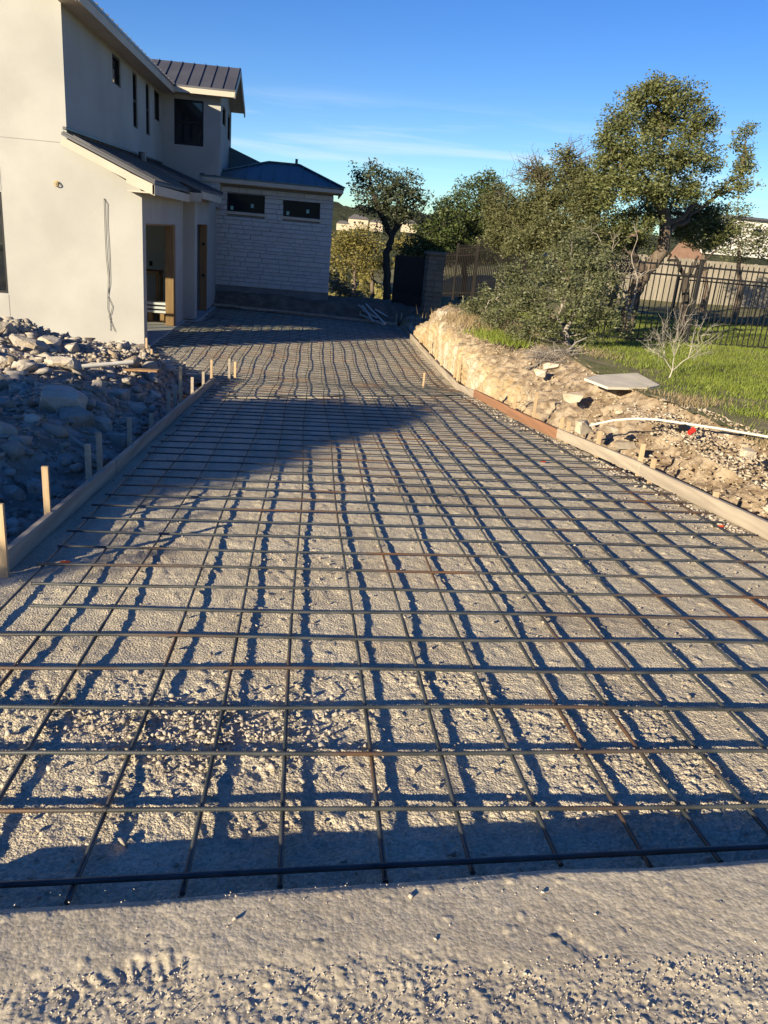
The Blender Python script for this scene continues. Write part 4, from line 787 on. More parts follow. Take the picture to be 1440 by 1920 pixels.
# ---------------- rubble on the left ----------------
def rough_rock(name, v, f, m, s):
    import bmesh
    me = bpy.data.meshes.new(name); me.from_pydata(v.tolist(), [], f.tolist()); bm = bmesh.new(); bm.from_mesh(me)
    bmesh.ops.bevel(bm, geom=bm.edges[:], offset=s * .05, segments=1, affect='EDGES', clamp_overlap=True)
    bmesh.ops.triangulate(bm, faces=bm.faces[:]); bmesh.ops.subdivide_edges(bm, edges=[e for e in bm.edges if e.calc_length() > s * .35], cuts=1); bmesh.ops.triangulate(bm, faces=bm.faces[:])
    for q in bm.verts: q.co += Vector(np.random.default_rng(int(abs(q.co.x) * 1e5) % 99991).normal(size=3) * s * .018)
    bm.to_mesh(me); bm.free(); me.materials.append(m); return link(bpy.data.objects.new(name, me))
def rock(px, py, wpx, label, m='rock', hz=None, sq=None, y=None, sink=.35, seed=0, name='limestone_rock'):
    """rock seen at px,py (its foot), wpx wide"""
    # march along the sight line to the ground
    r = wr(px, py); t = 3.0
    if y is None:
        for _ in range(4000):
            q = CAM + r * t
            if q[2] < float(rubble_h(np.array(q[0]), np.array(q[1]))) or t > 22: break
            t += .005
    else: t = y / r[1]
    q = CAM + r * t; D = (R.T @ (q - CAM))[2]; s = wpx / FPX * D / 2 * 1.12; rg_ = np.random.default_rng(seed + int(px * 7 + py))
    sq = sq or (1, rg_.uniform(.6, .85), rg_.uniform(.5, .75)); v, hf = hull_shape(rg_, 20, sq); a = rg_.uniform(-.4, .4); c, n_ = math.cos(a), math.sin(a)
    tl = rg_.uniform(-.25, .25); v = v @ np.array([[math.cos(tl), 0, math.sin(tl)], [0, 1, 0], [-math.sin(tl), 0, math.cos(tl)]])
    v = (v @ np.array([[c, n_, 0], [-n_, c, 0], [0, 0, 1.0]])) * s; o = rough_rock(name, v, hf, M[m], s); o.location = (q[0], q[1], q[2] + s * sq[2] * (1 - 2 * sink)); return tag(o, label, 'rock', 'limestone rocks in the rubble heap')
RK = [(112, 690, 56, 'big block with a sunlit flat top, at the left end of the white pipe'), (120, 768, 78, 'large blue shaded boulder below the sunlit gravel patch'), (60, 655, 62, 'massive rounded boulder on the crest in front of the garage wall'), (15, 625, 46, 'boulder at the left border, topmost on the crest'), (92, 645, 40, 'dark boulder on the crest beside the massive rounded one'), (130, 660, 34, 'grey boulder on the crest just left of the pale stake'), (30, 640, 30, 'small boulder under the topmost one at the left border'), (75, 690, 22, 'upright lump left of the block with the sunlit top'), (76, 672, 18, 'small lump lying above the upright one'), (52, 695, 30, 'angular rock wedged left of the upright lump'), (38, 690, 30, 'tilted slab with a lit edge near the left border'), (12, 680, 24, 'broken rock at the left border, level with the white pipe'), (55, 718, 24, 'flat capped stone lying in the dark hollow'), (35, 728, 30, 'dark upright rock under the flat capped stone'), (8, 715, 30, 'shaded rock at the left border above the dark hollow'), (185, 725, 24, 'white lit stone in the middle of the sunlit gravel'), (270, 722, 22, 'bright pointed stone at the right end of the sunlit gravel'), (222, 745, 34, 'half lit stone where the sunlit gravel ends'), (232, 720, 26, 'knobbly stone near the splintered plank'), (160, 748, 30, 'bright low stone just right of the large shaded boulder'), (205, 710, 22, 'small pale stone under the white pipe'), (145, 795, 60, 'broad low boulder in shade under the large one'), (190, 800, 44, 'shaded boulder right of the broad low one'), (240, 800, 40, 'shaded flat rock left of the low stub stake'), (218, 830, 46, 'slanting shaded slab above the close pair of stakes'), (205, 855, 30, 'pale blue rock next to the tall grey stake'), (60, 790, 26, 'shaded rock in the middle of the left slope'), (105, 815, 28, 'shaded rock at the bottom of the left slope'), (15, 810, 36, 'dark rock at the left border low on the slope'), (20, 930, 44, 'leaning brown rock beside the pit at the left border'), (25, 985, 30, 'rock in the pit behind the sunlit stake'), (68, 920, 34, 'rough brown rock above the pit'), (65, 905, 24, 'small brown rock at the rim of the pit'), (40, 968, 22, 'small round rock in the pit near the left stake'), (30, 1000, 26, 'round brown stone by the foot of the left border stake'), (335, 735, 26, 'shaded stone beside the middle of the left board'), (255, 770, 36, 'shaded lump right of the bright pointed stone'), (290, 745, 24, 'small shaded rock near the end of the splintered plank'), (325, 780, 20, 'small rock against the left board by the dark stake'), (280, 690, 30, 'grey stone between the plank and the garage corner')]
for k, (px, py, wd, lb) in enumerate(RK): rock(px, py, wd, lb, seed=k, sq=(1, .7, .62) if k == 0 else None)
o = rock(150, 835, 60, 'long narrow shaded slab lying slanted down the left slope', sq=(1, .22, .2)); o.rotation_euler = (0, .55, .0)
P_ = []; S_ = []; rg = np.random.default_rng(9)
xs_, ys_ = rg.uniform(-6.3, -1.62, 24000), rg.uniform(3.8, 16.6, 24000); zs_ = rubble_h(xs_, ys_); dn = ss(-.3, .3, fbm(xs_ * 1.2, ys_ * 1.2, 141, 3))
for x, y, z, d in zip(xs_, ys_, zs_, dn):
    if rg.random() > .35 + .65 * d or (y > 13.1 and x > -1.7 - (y - 13.1) * .55): continue
    s = (.012 + .05 * rg.random() ** 2.2) * (2.4 if rg.random() < .09 else 1); P_.append((x, y, z)); S_.append(s)
scatter_rocks('rubble', P_, S_, M['rock'], 'heap of broken limestone rubble between the garage wall and the left form board', 'rubble', src=ICO1, seed=6)
P_ = []; S_ = []
for _ in range(2300):
    y = 4.5 + 15 * rg.random() ** 1.7; u = rg.random() ** 1.3; 
    if y > 18 and rg.random() < .6: continue
    zb = float(base(xr(y), y)) - .10; zt = float(lawn_h(xt(y), y)); st = float(np.interp(y, [1, 8, 11, 15, 18, 28], [0.62, 0.72, 1.3, 2.8, 3.4, 3.2]))
    x = float(xr(y) + .26 + (xt(y) - xr(y) - .26) * u ** st); z = zb + (zt - zb) * u ** (1 / math.sqrt(st)); P_.append((x - .02, y, z)); S_.append(rg.uniform(.006, .028) * (2.0 if rg.random() < .05 else 1))
for _ in range(1400): 
    y = rg.uniform(4.5, 8.2); x = float(xr(y)) + rg.uniform(.35, 1.3); P_.append((x, y, float(lawn_h(np.array(x), np.array(y))) - .05 + (0.05 if x > xt(y) else -.04))); S_.append(rg.uniform(.008, .028))
M['bankstone'] = tint(mat('orange_limestone_chips', (0.36, 0.275, 0.18), 0.95, (0.52, 0.45, 0.35), 3.0, 5, bump=.4, bscale=20, spec=.1), .3)
scatter_rocks('loose_stones', P_, S_, M['bankstone'], 'orange and white limestone chips covering the cut bank on the right', 'stones', seed=8)
def bank_rock(px, py, y, wpx, label, m='bankstone', sq=None): o = rock(px, py, wpx, label, m=m, y=y, sq=sq, sink=.5); o['group'] = 'rocks lying on the right bank'; return o
bank_rock(1095, 800, 8.1, 36, 'white chunk at the lower end of the buried white pipe')
bank_rock(1145, 805, 8.0, 22, 'small white stone under the white pipe')
bank_rock(1170, 835, 7.6, 48, 'long pale stone sloping down to the right form board', sq=(1, .4, .35))
bank_rock(1075, 745, 9.6, 30, 'brown rock lying below the pale concrete slab')
bank_rock(1010, 700, 11.2, 26, 'tan boulder at the foot of the dead brush pile')
bank_rock(1030, 688, 11.6, 26, 'pale boulder half hidden under the big shrub')
bank_rock(835, 592, 19.5, 30, 'white block on top of the far end of the golden bank', m='rock')
bank_rock(1400, 850, 5.9, 26, 'rock on the orange spoil at the right border')
bank_rock(958, 815, 10.6, 1, 'x') if False else None

def tubething(name, pts, r, m, label, cat, seg=10, group=None):
    mb = MB(); mb.tube(pts, r, seg); o = mb.build(name, M[m]); return tag(rebase(o, pts[0]), label, cat, group)
def groundpt(px, py, off=0.0, fn=None):
    fn = fn or (lambda x, y: float(rubble_h(np.array(x), np.array(y)))); r = wr(px, py); t = 3.0
    for _ in range(6000):
        q = CAM + r * t
        if q[2] < fn(q[0], q[1]) + off or t > 32: break
        t += .005
    return q
a, b = groundpt(144, 688, .05), groundpt(249, 679, .05); b = np.array([b[0], a[1] + .35, 0]); b[2] = at(249, 679, Y=b[1])[2]; b = at(249, 679, Y=a[1] + .35)
tubething('white_pipe', [a, (a + b) / 2, b], .03, 'white_pipe', 'white plastic pipe lying across the top of the sunlit rubble', 'pipe')
a, b = groundpt(235, 694, .03), groundpt(297, 696, .03); mb = MB(); mb.bar(a, at(297, 697, Y=a[1] - .05), .12, .025); o = mb.build('splintered_plank', M['lumber']); tag(rebase(o, a), 'splintered orange plank on the rubble below the white pipe', 'plank')
a = groundpt(80, 640, .05); p = at(78, 632, Y=16.3); q = at(118, 634, Y=16.3)
mb = MB(); mb.bar((p[0], 16.3, p[2] - .08), (q[0], 16.3, q[2] - .08), .3, .12); o = mb.build('cardboard_scrap', M['board']); tag(rebase(o, (p[0], 16.3, p[2])), 'tan board lying against the foot of the garage wall behind the crest boulders', 'board')
# white conduit across the bank top
lw = lambda x, y: float(lawn_h(np.array(x), np.array(y)))
cp = [at(1082, 806, Y=8.25), at(1110, 797, Y=8.1), at(1150, 788, Y=7.95), at(1190, 785, Y=7.8), at(1235, 787, Y=7.6), at(1290, 795, Y=7.35), at(1345, 803, Y=7.15), at(1440, 819, Y=6.75), at(1560, 842, Y=6.3)]
tubething('white_conduit', cp, .0125, 'white_pipe', 'long thin white conduit curving over the bank and along the lawn edge', 'conduit')
mb = MB(); c = at(1292, 812, Y=6.95); mb.tube([c, c + np.array([.05, .02, .03])], [.022, .028], 10); o = mb.build('red_cup', M['red']); tag(rebase(o, c), 'small red plastic cup lying in the dirt under the white conduit', 'cup')
mb = MB(); c = at(1272, 808, Y=7.0); mb.add([c, c + np.array([.12, .02, .0]), c + np.array([.16, .09, .03]), c + np.array([.03, .08, .04]), c + np.array([.08, .05, .06])], [(0, 1, 4), (1, 2, 4), (2, 3, 4), (3, 0, 4)]); o = mb.build('black_bag', M['black']); tag(rebase(o, c), 'crumpled black plastic beside the red cup', 'plastic')
# pale slab on the lawn: an octagon-like sheet
zL = .098; cor = [(1096, 709), (1118, 703), (1195, 699), (1237, 722), (1213, 727), (1140, 726)]
pts = [at(x, y, Z=zL + .028 - (.02 if y > 720 else 0)) for x, y in cor]; mb = MB(); n = len(pts); mb.add([tuple(p) for p in pts] + [(p[0], p[1], p[2] - .028) for p in pts], [tuple(range(n)), tuple(range(2 * n - 1, n - 1, -1))] + [(i, i + n, (i + 1) % n + n, (i + 1) % n) for i in range(n)])
o = mb.build('concrete_slab', M['sheet']); tag(rebase(o, tuple(pts[5])), 'flat pale six sided slab lying on the lawn edge', 'slab')
# white pipes by the far board
for k, (a, b) in enumerate((((673, 572), (695, 590)), ((675, 590), (718, 608)), ((680, 573), (700, 603)), ((703, 580), (727, 594)), ((680, 582), (706, 596)), ((686, 570), (722, 607)))):
    lb = ['topmost short white pipe of the pile past the far board', 'lowest white pipe of the far pile, lying towards the board', 'left slanting white pipe in the far pile', 'rightmost white pipe of the far pile', 'middle white pipe of the far pile, under the others', 'longest white pipe crossing the far pile'][k]
    y0, y1 = (26.95, 26.75); fn_ = lambda x, y: float(behind(np.array(x), np.array(y))); p = groundpt(*a, .05, fn_); q = groundpt(*b, .05 + .02 * k, fn_); tubething('white_pipe', [p, q], .028, 'white_pipe', lb, 'pipe', 8, 'white pipes past the far board')
for x, y, k in ((-1.30, 4.1, 'left border'), (2.35, 7.4, 'pale board joint'), (3.05, 5.2, 'right border')):
    mb = MB(); z = float(base(x, y)) + .028; mb.add([(x, y, z), (x + .05, y + .01, z), (x + .06, y + .03, z + .004), (x + .01, y + .03, z + .003)], [(0, 1, 2, 3)]); mb.add([(x, y, z - .005), (x + .05, y + .01, z - .005), (x + .06, y + .03, z - .001), (x + .01, y + .03, z - .002)], [(3, 2, 1, 0)])
    o = mb.build('orange_tag', M['orange']); tag(rebase(o, (x, y, z)), 'small orange marking scrap on the rebar near the ' + k, 'marking')

# ---------------- fences ----------------
def picket_fence(name, P, label, m, n, hgt, post_at, base_fn=None, rails=(.92, .80, .08), pk=.016, cat='fence', tops=None):
    a, b = np.array(P[0]), np.array(P[1]); t_ = Thing(name, tuple(a), label, cat); d = (b - a) / np.linalg.norm(b - a)
    me = None
    for k in range(n + 1):
        f = k / n; p = a + (b - a) * f; h = hgt if tops is None else tops(f)
        if me is None:
            mb = MB(); mb.box((-pk / 2, -pk / 2, 0), (pk / 2, pk / 2, 1)); mb.add([(-pk / 2, -pk / 2, 1), (pk / 2, -pk / 2, 1), (pk / 2, pk / 2, 1), (-pk / 2, pk / 2, 1), (0, 0, 1.012)], [(0, 1, 4), (1, 2, 4), (2, 3, 4), (3, 0, 4)])
            o = mb.build('picket', M[m]); me = o.data; t_.adopt(o)
        else: o = bpy.data.objects.new('picket', me); COL.objects.link(o); t_.adopt(o)
        o.location = p; o.scale = (1, 1, h); o.rotation_euler = (0, 0, math.atan2(d[1], d[0]))
    segs = sorted({0.0, 1.0, *post_at}); h0 = hgt if tops is None else None
    for i in range(len(segs) - 1):
        for rz in rails:
            h = hgt if tops is None else tops((segs[i] + segs[i + 1]) / 2); mb = MB(); mb.bar(tuple(a + (b - a) * segs[i] + [0, 0, h * rz - .02]), tuple(a + (b - a) * segs[i + 1] + [0, 0, h * rz - .02]), .034, .034); t_.part(mb, 'rail', M[m])
    for f in post_at:
        p = a + (b - a) * f; h = (hgt if tops is None else tops(f)) * 1.03; mb = MB(); mb.box((p[0] - .035, p[1] - .035, p[2] - .1), (p[0] + .035, p[1] + .035, p[2] + h), bev=.004); mb.box((p[0] - .042, p[1] - .042, p[2] + h), (p[0] + .042, p[1] + .042, p[2] + h + .02), bev=.005); t_.part(mb, 'post', M[m])
    return t_
fa, fb = np.array([4.75, 14.85, .02]), np.array([11.4, 15.35, .02]); fp = at(1302, 560, Y=15.05)[0]
picket_fence('iron_fence', (fa, fb), 'black iron picket fence standing across the lawn on the right', 'iron', 57, 1.58, (0.001, (fp - fa[0]) / (fb[0] - fa[0]), .92), rails=(.955, .84, .07))
a1, b1 = at(830, 556, Y=25.0), at(1004, 560, Y=20.5)
def tp(f): return (1.30 if f < .13 else 1.48 if f < .36 else 1.60)
picket_fence('metal_fence', (a1, b1), 'brown metal picket fence stepping up past the stone pillar in front of the big shrub', 'brown_fence', 50, 1.5, (.13, .36, .62, .86), rails=(.93, .8, .08), pk=.022, tops=tp)
# second thin fence far right and the neighbour's wood fence
picket_fence('thin_fence', (np.array([9.6, 21.0, .05]), np.array([17.0, 21.6, .05])), 'second thin black fence further back behind the iron fence', 'iron', 60, 1.15, (.001, .5), rails=(.96, .08), pk=.014)
wf = Thing('wooden_fence', (11.5, 30.5, .0), 'pale wooden board fence at the far side of the lawn on the right', 'fence')
me = None
for k in range(86):
    x = 10.3 + k * .145
    if me is None: mb = MB(); mb.box((0, 0, 0), (.135, .022, 1.72), bev=.004); o = mb.build('plank', M['palewood']); me = o.data; wf.adopt(o)
    else: o = bpy.data.objects.new('plank', me); COL.objects.link(o); wf.adopt(o)
    o.location = (x, 30.5 + .06 * (x - 10), 0 + random.uniform(-.015, .015)); o.rotation_euler = (0, 0, .06)
for z in (.3, 1.4): mb = MB(); mb.bar((10.3, 30.56, z), (22.8, 31.3, z), .04, .09); wf.part(mb, 'rail', M['palewood'])
# dark gate fence between oak and pillar, in shade
dg = Thing('dark_board_fence', (2.9, 27.8, -.9), 'black shaded board fence between the lone oak and the stone pillar', 'fence')
me = None
p = at(737, 560, Y=28.6); q = at(800, 560, Y=27.2)
for k in range(16):
    f = k / 15; x = p[0] + (q[0] - p[0]) * f; y = 28.6 - 1.4 * f; zt = at(737 + 63 * f, 478 + 6 * f, Y=y)[2]
    if me is None: mb = MB(); mb.box((-.045, 0, 0), (.045, .025, 1), bev=.003); o = mb.build('board', M['darkwood']); me = o.data; dg.adopt(o)
    else: o = bpy.data.objects.new('board', me); COL.objects.link(o); dg.adopt(o)
    o.location = (x, y, -1.1); o.scale = (1, 1, zt + 1.1)
for z in (-.5, .5): mb = MB(); mb.bar((p[0], 28.66, z), (q[0], 27.26, z), .04, .08); dg.part(mb, 'rail', M['darkwood'])
# stone pillar
pa, pb = at(798, 545, Y=26.4), at(829, 545, Y=26.4); pt = at(812, 472, Y=26.4)[2]; x0, x1 = pa[0], pb[0]
pl = Thing('stone_pillar', ((x0 + x1) / 2, 26.4, -.95), 'square tan stone pillar with a flat cap at the end of the picket fence', 'pillar')
mb = MB(); mb.box((x0 + .02, 26.42, -1.2), (x1 - .02, 26.9, pt - .1)); pl.part(mb, 'core', M['mortar'])
z = -1.2; row = 0; pm = []
for k in range(3): mb = MB(); mb.box((0.01, 0, .03), (.99, 1, .97), bev=.03); o = mb.build('stone', M['pillarstone']); pm.append(o.data); bpy.data.objects.remove(o)
while z < pt - .12:
    h = min(random.uniform(.12, .2), pt - .1 - z); s = random.uniform(.35, .65)
    for a, b in ((x0, x0 + (x1 - x0) * s), (x0 + (x1 - x0) * s, x1)): o = bpy.data.objects.new('stone', random.choice(pm)); COL.objects.link(o); o.scale = (b - a, .06, h); o.location = (a, 26.36 + random.uniform(-.008, .008), z); pl.adopt(o)
    for a, b in ((26.42, 26.66), (26.66, 26.92)): o = bpy.data.objects.new('stone', random.choice(pm)); COL.objects.link(o); o.rotation_euler = (0, 0, -math.pi / 2); o.scale = (b - a, .06, h); o.location = (x0 - .04, b, z); pl.adopt(o)
    z += h
mb = MB(); mb.box((x0 - .08, 26.3, pt - .1), (x1 + .06, 27.0, pt), bev=.01); pl.part(mb, 'cap', M['pillarstone'])

# ---------------- vegetation ----------------
def limb_path(a, b, rg, wob=.12, n=7):
    a = np.array(a, float); b = np.array(b, float); t = np.linspace(0, 1, n)[:, None]; L = np.linalg.norm(b - a); P = a + (b - a) * t
    off = rg.normal(size=(n, 3)) * wob * L * .35; off[0] = 0; off[-1] *= .3; return P + off * np.sin(t * math.pi * .9 + .1)
def leaves(cs, rad, n, size, rg, flat=.5, asp=.55):
    """n leaf quads round each cluster centre"""
    C = np.repeat(np.asarray(cs), n, 0); K = len(C); d = rg.normal(size=(K, 3)); d /= np.linalg.norm(d, axis=1, keepdims=True); d *= (rg.random((K, 1)) ** .45) * rad; C = C + d * np.array([1, 1, .8])
    u = rg.normal(size=(K, 3)); u[:, 2] *= flat; u /= np.linalg.norm(u, axis=1, keepdims=True); w_ = rg.normal(size=(K, 3)); v = np.cross(u, w_); v /= np.linalg.norm(v, axis=1, keepdims=True) + 1e-9
    s = size * (.6 + .8 * rg.random((K, 1))); a, b = u * s, v * s * asp
    V = np.stack([C - a, C - b * .8 + a * .1, C + a, C + b * .8 + a * .1], 1).reshape(-1, 3); return V, np.arange(4 * K).reshape(-1, 4)
def crown_pts(blobs, rg, dens, shell=.55):
    out = []
    for (c, r) in blobs:
        n = max(3, int(dens * r[0] * r[1] * r[2] * 4.2)); d = rg.normal(size=(n, 3)); d /= np.linalg.norm(d, axis=1, keepdims=True); q = (shell + (1 - shell) * rg.random((n, 1))) * (.85 + .35 * rg.random((n, 1)))
        out.append(np.array(c) + d * q * np.array(r))
    return np.concatenate(out)
def tree(name, label, cat, trunk, limbs, blobs, leafm, barkm, tr, leaf=.035, nleaf=26, clr=.16, dens=30, seed=0, twigs=0.35, group=None, bare=None, shell=.5):
    rg = np.random.default_rng(seed); T = Thing(name, tuple(map(float, trunk[0])), label, cat, group)
    mb = MB(); tp_ = np.array(trunk, float); n = 4 * len(tp_); s = np.linspace(0, len(tp_) - 1, n); P = np.stack([np.interp(s, range(len(tp_)), tp_[:, k]) for k in range(3)], 1); P[1:-1] += rg.normal(size=(n - 2, 3)) * tr * .12
    rad = np.linspace(tr, tr * .55, n); rad[0] *= 1.35; mb.tube(P, rad, 10)
    cp_ = crown_pts(blobs, rg, dens, shell) if blobs else np.zeros((0, 3)); allp = [P]
    for l in limbs:
        a, b, r0 = l; Q = limb_path(a, b, rg); mb.tube(Q, np.linspace(r0, r0 * .35, len(Q)), 7); allp.append(Q)
    for c, r in blobs:
        c = np.array(c); A = np.concatenate(allp); k = np.argmin(np.linalg.norm(A - c, axis=1) + (A[:, 2] > c[2]) * .5); Q = limb_path(A[k], c, rg, .16); mb.tube(Q, np.linspace(tr * .28, tr * .09, len(Q)), 6); allp.append(Q)
    A = np.concatenate(allp)
    for c in cp_[rg.random(len(cp_)) < twigs]:
        k = np.argmin(np.linalg.norm(A - c, axis=1)); mb.tube(limb_path(A[k], c, rg, .2, 4), [tr * .06 + .004, tr * .05 + .003, tr * .04 + .002, .002], 4, caps=False)
    if bare:
        for c, r, n_ in bare:
            c = np.array(c)
            for _ in range(n_):
                d = rg.normal(size=3); d[2] = abs(d[2]); d /= np.linalg.norm(d); e = c + d * np.array(r) * rg.uniform(.6, 1.1); k = np.argmin(np.linalg.norm(A - e, axis=1)); Q = limb_path(A[k], e, rg, .2, 5); mb.tube(Q, np.linspace(.012, .003, 5), 4, caps=False)
                for _ in range(4): f_ = Q[rg.integers(2, 5)]; mb.tube([f_, f_ + rg.normal(size=3) * .09 + [0, 0, .05]], [.004, .002], 3, caps=False)
    T.part(mb, 'trunk', M[barkm])
    if len(cp_):
        V, F = leaves(cp_, clr, nleaf, leaf, rg); o = fobj('crown', V, F, M[leafm]); T.adopt(o)
    return T
def pb(px, py, Y, rpx, rz=None, ry=None):
    """blob seen at px,py with radius rpx pixels at distance Y"""
    c = at(px, py, Y=Y); k = Y / FPX * 1.03; r = rpx * k; return (tuple(c), (r, (ry or r / k) * k if ry else r, (rz or rpx) * k))
def W(px, py, Y): return tuple(at(px, py, Y=Y))
g0 = lambda x, y, z: (x, y, z)
# the big live oak on the right
YO = 16.6; base_o = W(1170, 628, YO); base_o = (base_o[0], YO, .0)
bl = [pb(*a) for a in ((1235, 165, 16.8, 34, 26), (1195, 190, 17, 34, 26), (1280, 185, 16.6, 36, 30), (1165, 235, 16.2, 38, 30), (1235, 230, 17.3, 44, 34), (1305, 240, 16.6, 36, 34), (1150, 285, 16, 36, 34), (1210, 290, 15.8, 44, 36), (1270, 300, 16.2, 44, 34), (1330, 300, 16.8, 26, 30), (1345, 222, 17, 14, 12), (1398, 262, 17, 20, 26), (1400, 310, 17, 24, 28), (1385, 350, 17, 26, 22), (1170, 345, 15.8, 44, 34), (1230, 355, 15.6, 44, 30), (1290, 360, 16.2, 40, 26), (1340, 355, 16.8, 20, 14), (1130, 330, 16.6, 34, 40), (1250, 395, 17.6, 30, 20), (1205, 400, 17, 36, 24), (1310, 405, 17.8, 44, 26), (1350, 430, 17.8, 40, 26), (1290, 440, 18, 30, 20), (1125, 385, 16.4, 30, 30), (1165, 420, 16.6, 34, 24), (1135, 265, 16.2, 20, 18), (1190, 450, 16.8, 30, 24), (1150, 450, 16.2, 30, 24), (1215, 425, 16.0, 26, 20), (1285, 430, 17.2, 34, 22), (1335, 450, 17.4, 30, 22))]
tree('live_oak', 'tall broad crowned live oak with a leaning brown trunk rising behind the iron fence', 'tree', [base_o, W(1186, 560, YO), W(1212, 505, YO), W(1246, 465, YO), W(1247, 410, YO), W(1238, 360, YO)],
     [(W(1212, 505, YO), W(1170, 470, YO - .4), .09), (W(1246, 440, YO), W(1310, 395, YO + .6), .07), (W(1247, 410, YO), W(1190, 300, YO), .08), (W(1240, 380, YO), W(1285, 260, YO + .5), .06), (W(1250, 420, YO), W(1390, 330, YO + .5), .06), (W(1240, 370, YO), W(1235, 215, YO + .5), .045)], bl, 'oakleaf', 'bark', .17, leaf=.031, nleaf=42, clr=.17, dens=230, seed=21, twigs=.07, shell=.3)
# the thicket of smaller oaks left of it
bl = [pb(*a) for a in ((1075, 330, 17.5, 44, 30), (1030, 370, 17.2, 46, 38), (985, 400, 17.6, 50, 36), (1090, 390, 16.6, 46, 40), (950, 410, 18.4, 40, 30), (1040, 430, 16.6, 50, 34), (985, 455, 17.2, 46, 26), (1100, 440, 16, 44, 34), (925, 380, 18.5, 26, 34), (1120, 470, 16, 34, 26), (1010, 330, 17.6, 34, 24), (940, 450, 18.2, 36, 22), (1070, 480, 16, 40, 20), (1110, 350, 16.8, 36, 30), (1060, 295, 17.4, 24, 18))]
tree('leaning_oak', 'olive green oak thicket with bare grey twig tips left of the tall oak', 'tree', [(4.9, 17, -.05), W(1075, 560, 17), W(1060, 480, 17), W(1050, 420, 17.2)], [(W(1060, 480, 17), W(960, 420, 17.8), .05), (W(1060, 480, 17), W(1110, 400, 16.5), .05), (W(1130, 500, 15.9), W(1110, 420, 15.9), .03)], bl, 'midleaf', 'bark', .11, leaf=.028, nleaf=42, clr=.17, dens=240, seed=22, twigs=.08, shell=.25,
     bare=[(W(1000, 340, 17.4), (.75, .5, .65), 46), (W(1085, 300, 17.6), (.5, .4, .5), 26), (W(960, 370, 18), (.4, .4, .4), 14)])
# dense shrub in front of the iron fence
YB = 13.4
bl = [pb(*a) for a in ((1095, 545, 13.2, 44, 36), (1050, 520, 13.6, 40, 34), (1105, 500, 13.8, 40, 30), (1000, 560, 13.6, 44, 40), (955, 575, 14.2, 38, 34), (1020, 610, 13, 40, 30), (975, 625, 13.2, 34, 26), (1125, 590, 13, 40, 30), (1140, 545, 13.6, 26, 30), (915, 560, 15.6, 32, 22), (1065, 470, 14.2, 40, 30), (1010, 500, 14.2, 36, 30), (960, 520, 15, 34, 24), (1100, 625, 13, 30, 16), (1170, 605, 13.2, 20, 22), (890, 575, 16, 30, 20), (930, 600, 14.6, 34, 24), (880, 590, 16.6, 26, 16), (905, 605, 15.4, 26, 18), (1085, 455, 14.6, 34, 24), (1130, 480, 14.4, 26, 24), (1080, 580, 12.8, 36, 30), (960, 545, 14.8, 34, 26), (1120, 520, 13.8, 36, 26))]
tree('large_shrub', 'big tangled evergreen shrub with a crooked pale stem on the bank top', 'shrub', [(4.35, 13.1, .05), W(1060, 620, 13.1), W(1078, 590, 13.1), W(1090, 565, 13.1)], [((4.35, 13.1, .05), W(1010, 590, 13.4), .03), ((4.4, 13.2, .05), W(1130, 560, 13.3), .03), ((4.4, 13.3, .05), W(1040, 500, 13.8), .035)], bl, 'bushleaf', 'twig', .05, leaf=.028, nleaf=30, clr=.15, dens=240, seed=23, twigs=.10, shell=.25)
# bare pale branches standing between shrub and oak
mb = MB(); rgt = np.random.default_rng(44)
def twiggy(mb, root, tips, r0, rg, sub=6, depth=.25, r_end=.004):
    for tp_ in tips:
        Q = limb_path(root, tp_, rg, .12, 7); mb.tube(Q, np.linspace(r0, r_end, 7), 6, caps=False)
        for _ in range(sub):
            s = Q[rg.integers(2, 7)]; d = (Q[-1] - Q[0]); d /= np.linalg.norm(d); e = s + (d + rg.normal(size=3) * .8) * depth * rg.uniform(.4, 1); q2 = limb_path(s, e, rg, .15, 5); mb.tube(q2, np.linspace(r_end * 1.6, r_end * .6, 5), 4, caps=False)
            for _ in range(3): f_ = q2[rg.integers(1, 5)]; mb.tube([f_, f_ + (d * .5 + rg.normal(size=3) * .8) * depth * .35], [r_end * .8, r_end * .4], 3, caps=False)
root = np.array(W(1180, 600, 14.6)); twiggy(mb, root, [np.array(W(*p, 14.6)) for p in ((1120, 440), (1195, 450), (1150, 475))], .03, rgt, 7, .35, .006)
o = mb.build('bare_tree', M['twig']); tag(rebase(o, tuple(root)), 'leafless grey branches rising between the shrub and the leaning oak trunk', 'bare tree')
# forked small tree behind the fence post
root = np.array([at(1290, 600, Y=16.3)[0], 16.3, .0]); fk = np.array(W(1285, 520, 16.3)); mb = MB(); mb.tube(limb_path(root, fk, rgt, .04), np.linspace(.09, .075, 7), 9)
for p in ((1250, 470), (1265, 480), (1335, 500), (1345, 468), (1310, 480)): Q = limb_path(fk, np.array(W(*p, 16.3 + rgt.uniform(-.3, .3))), rgt, .18); mb.tube(Q, np.linspace(.045, .018, 7), 7)
o = mb.build('pollarded_tree', M['bark_dark']); tag(rebase(o, tuple(root)), 'small dark forked trunk with cut limbs directly behind the iron fence post', 'bare tree')
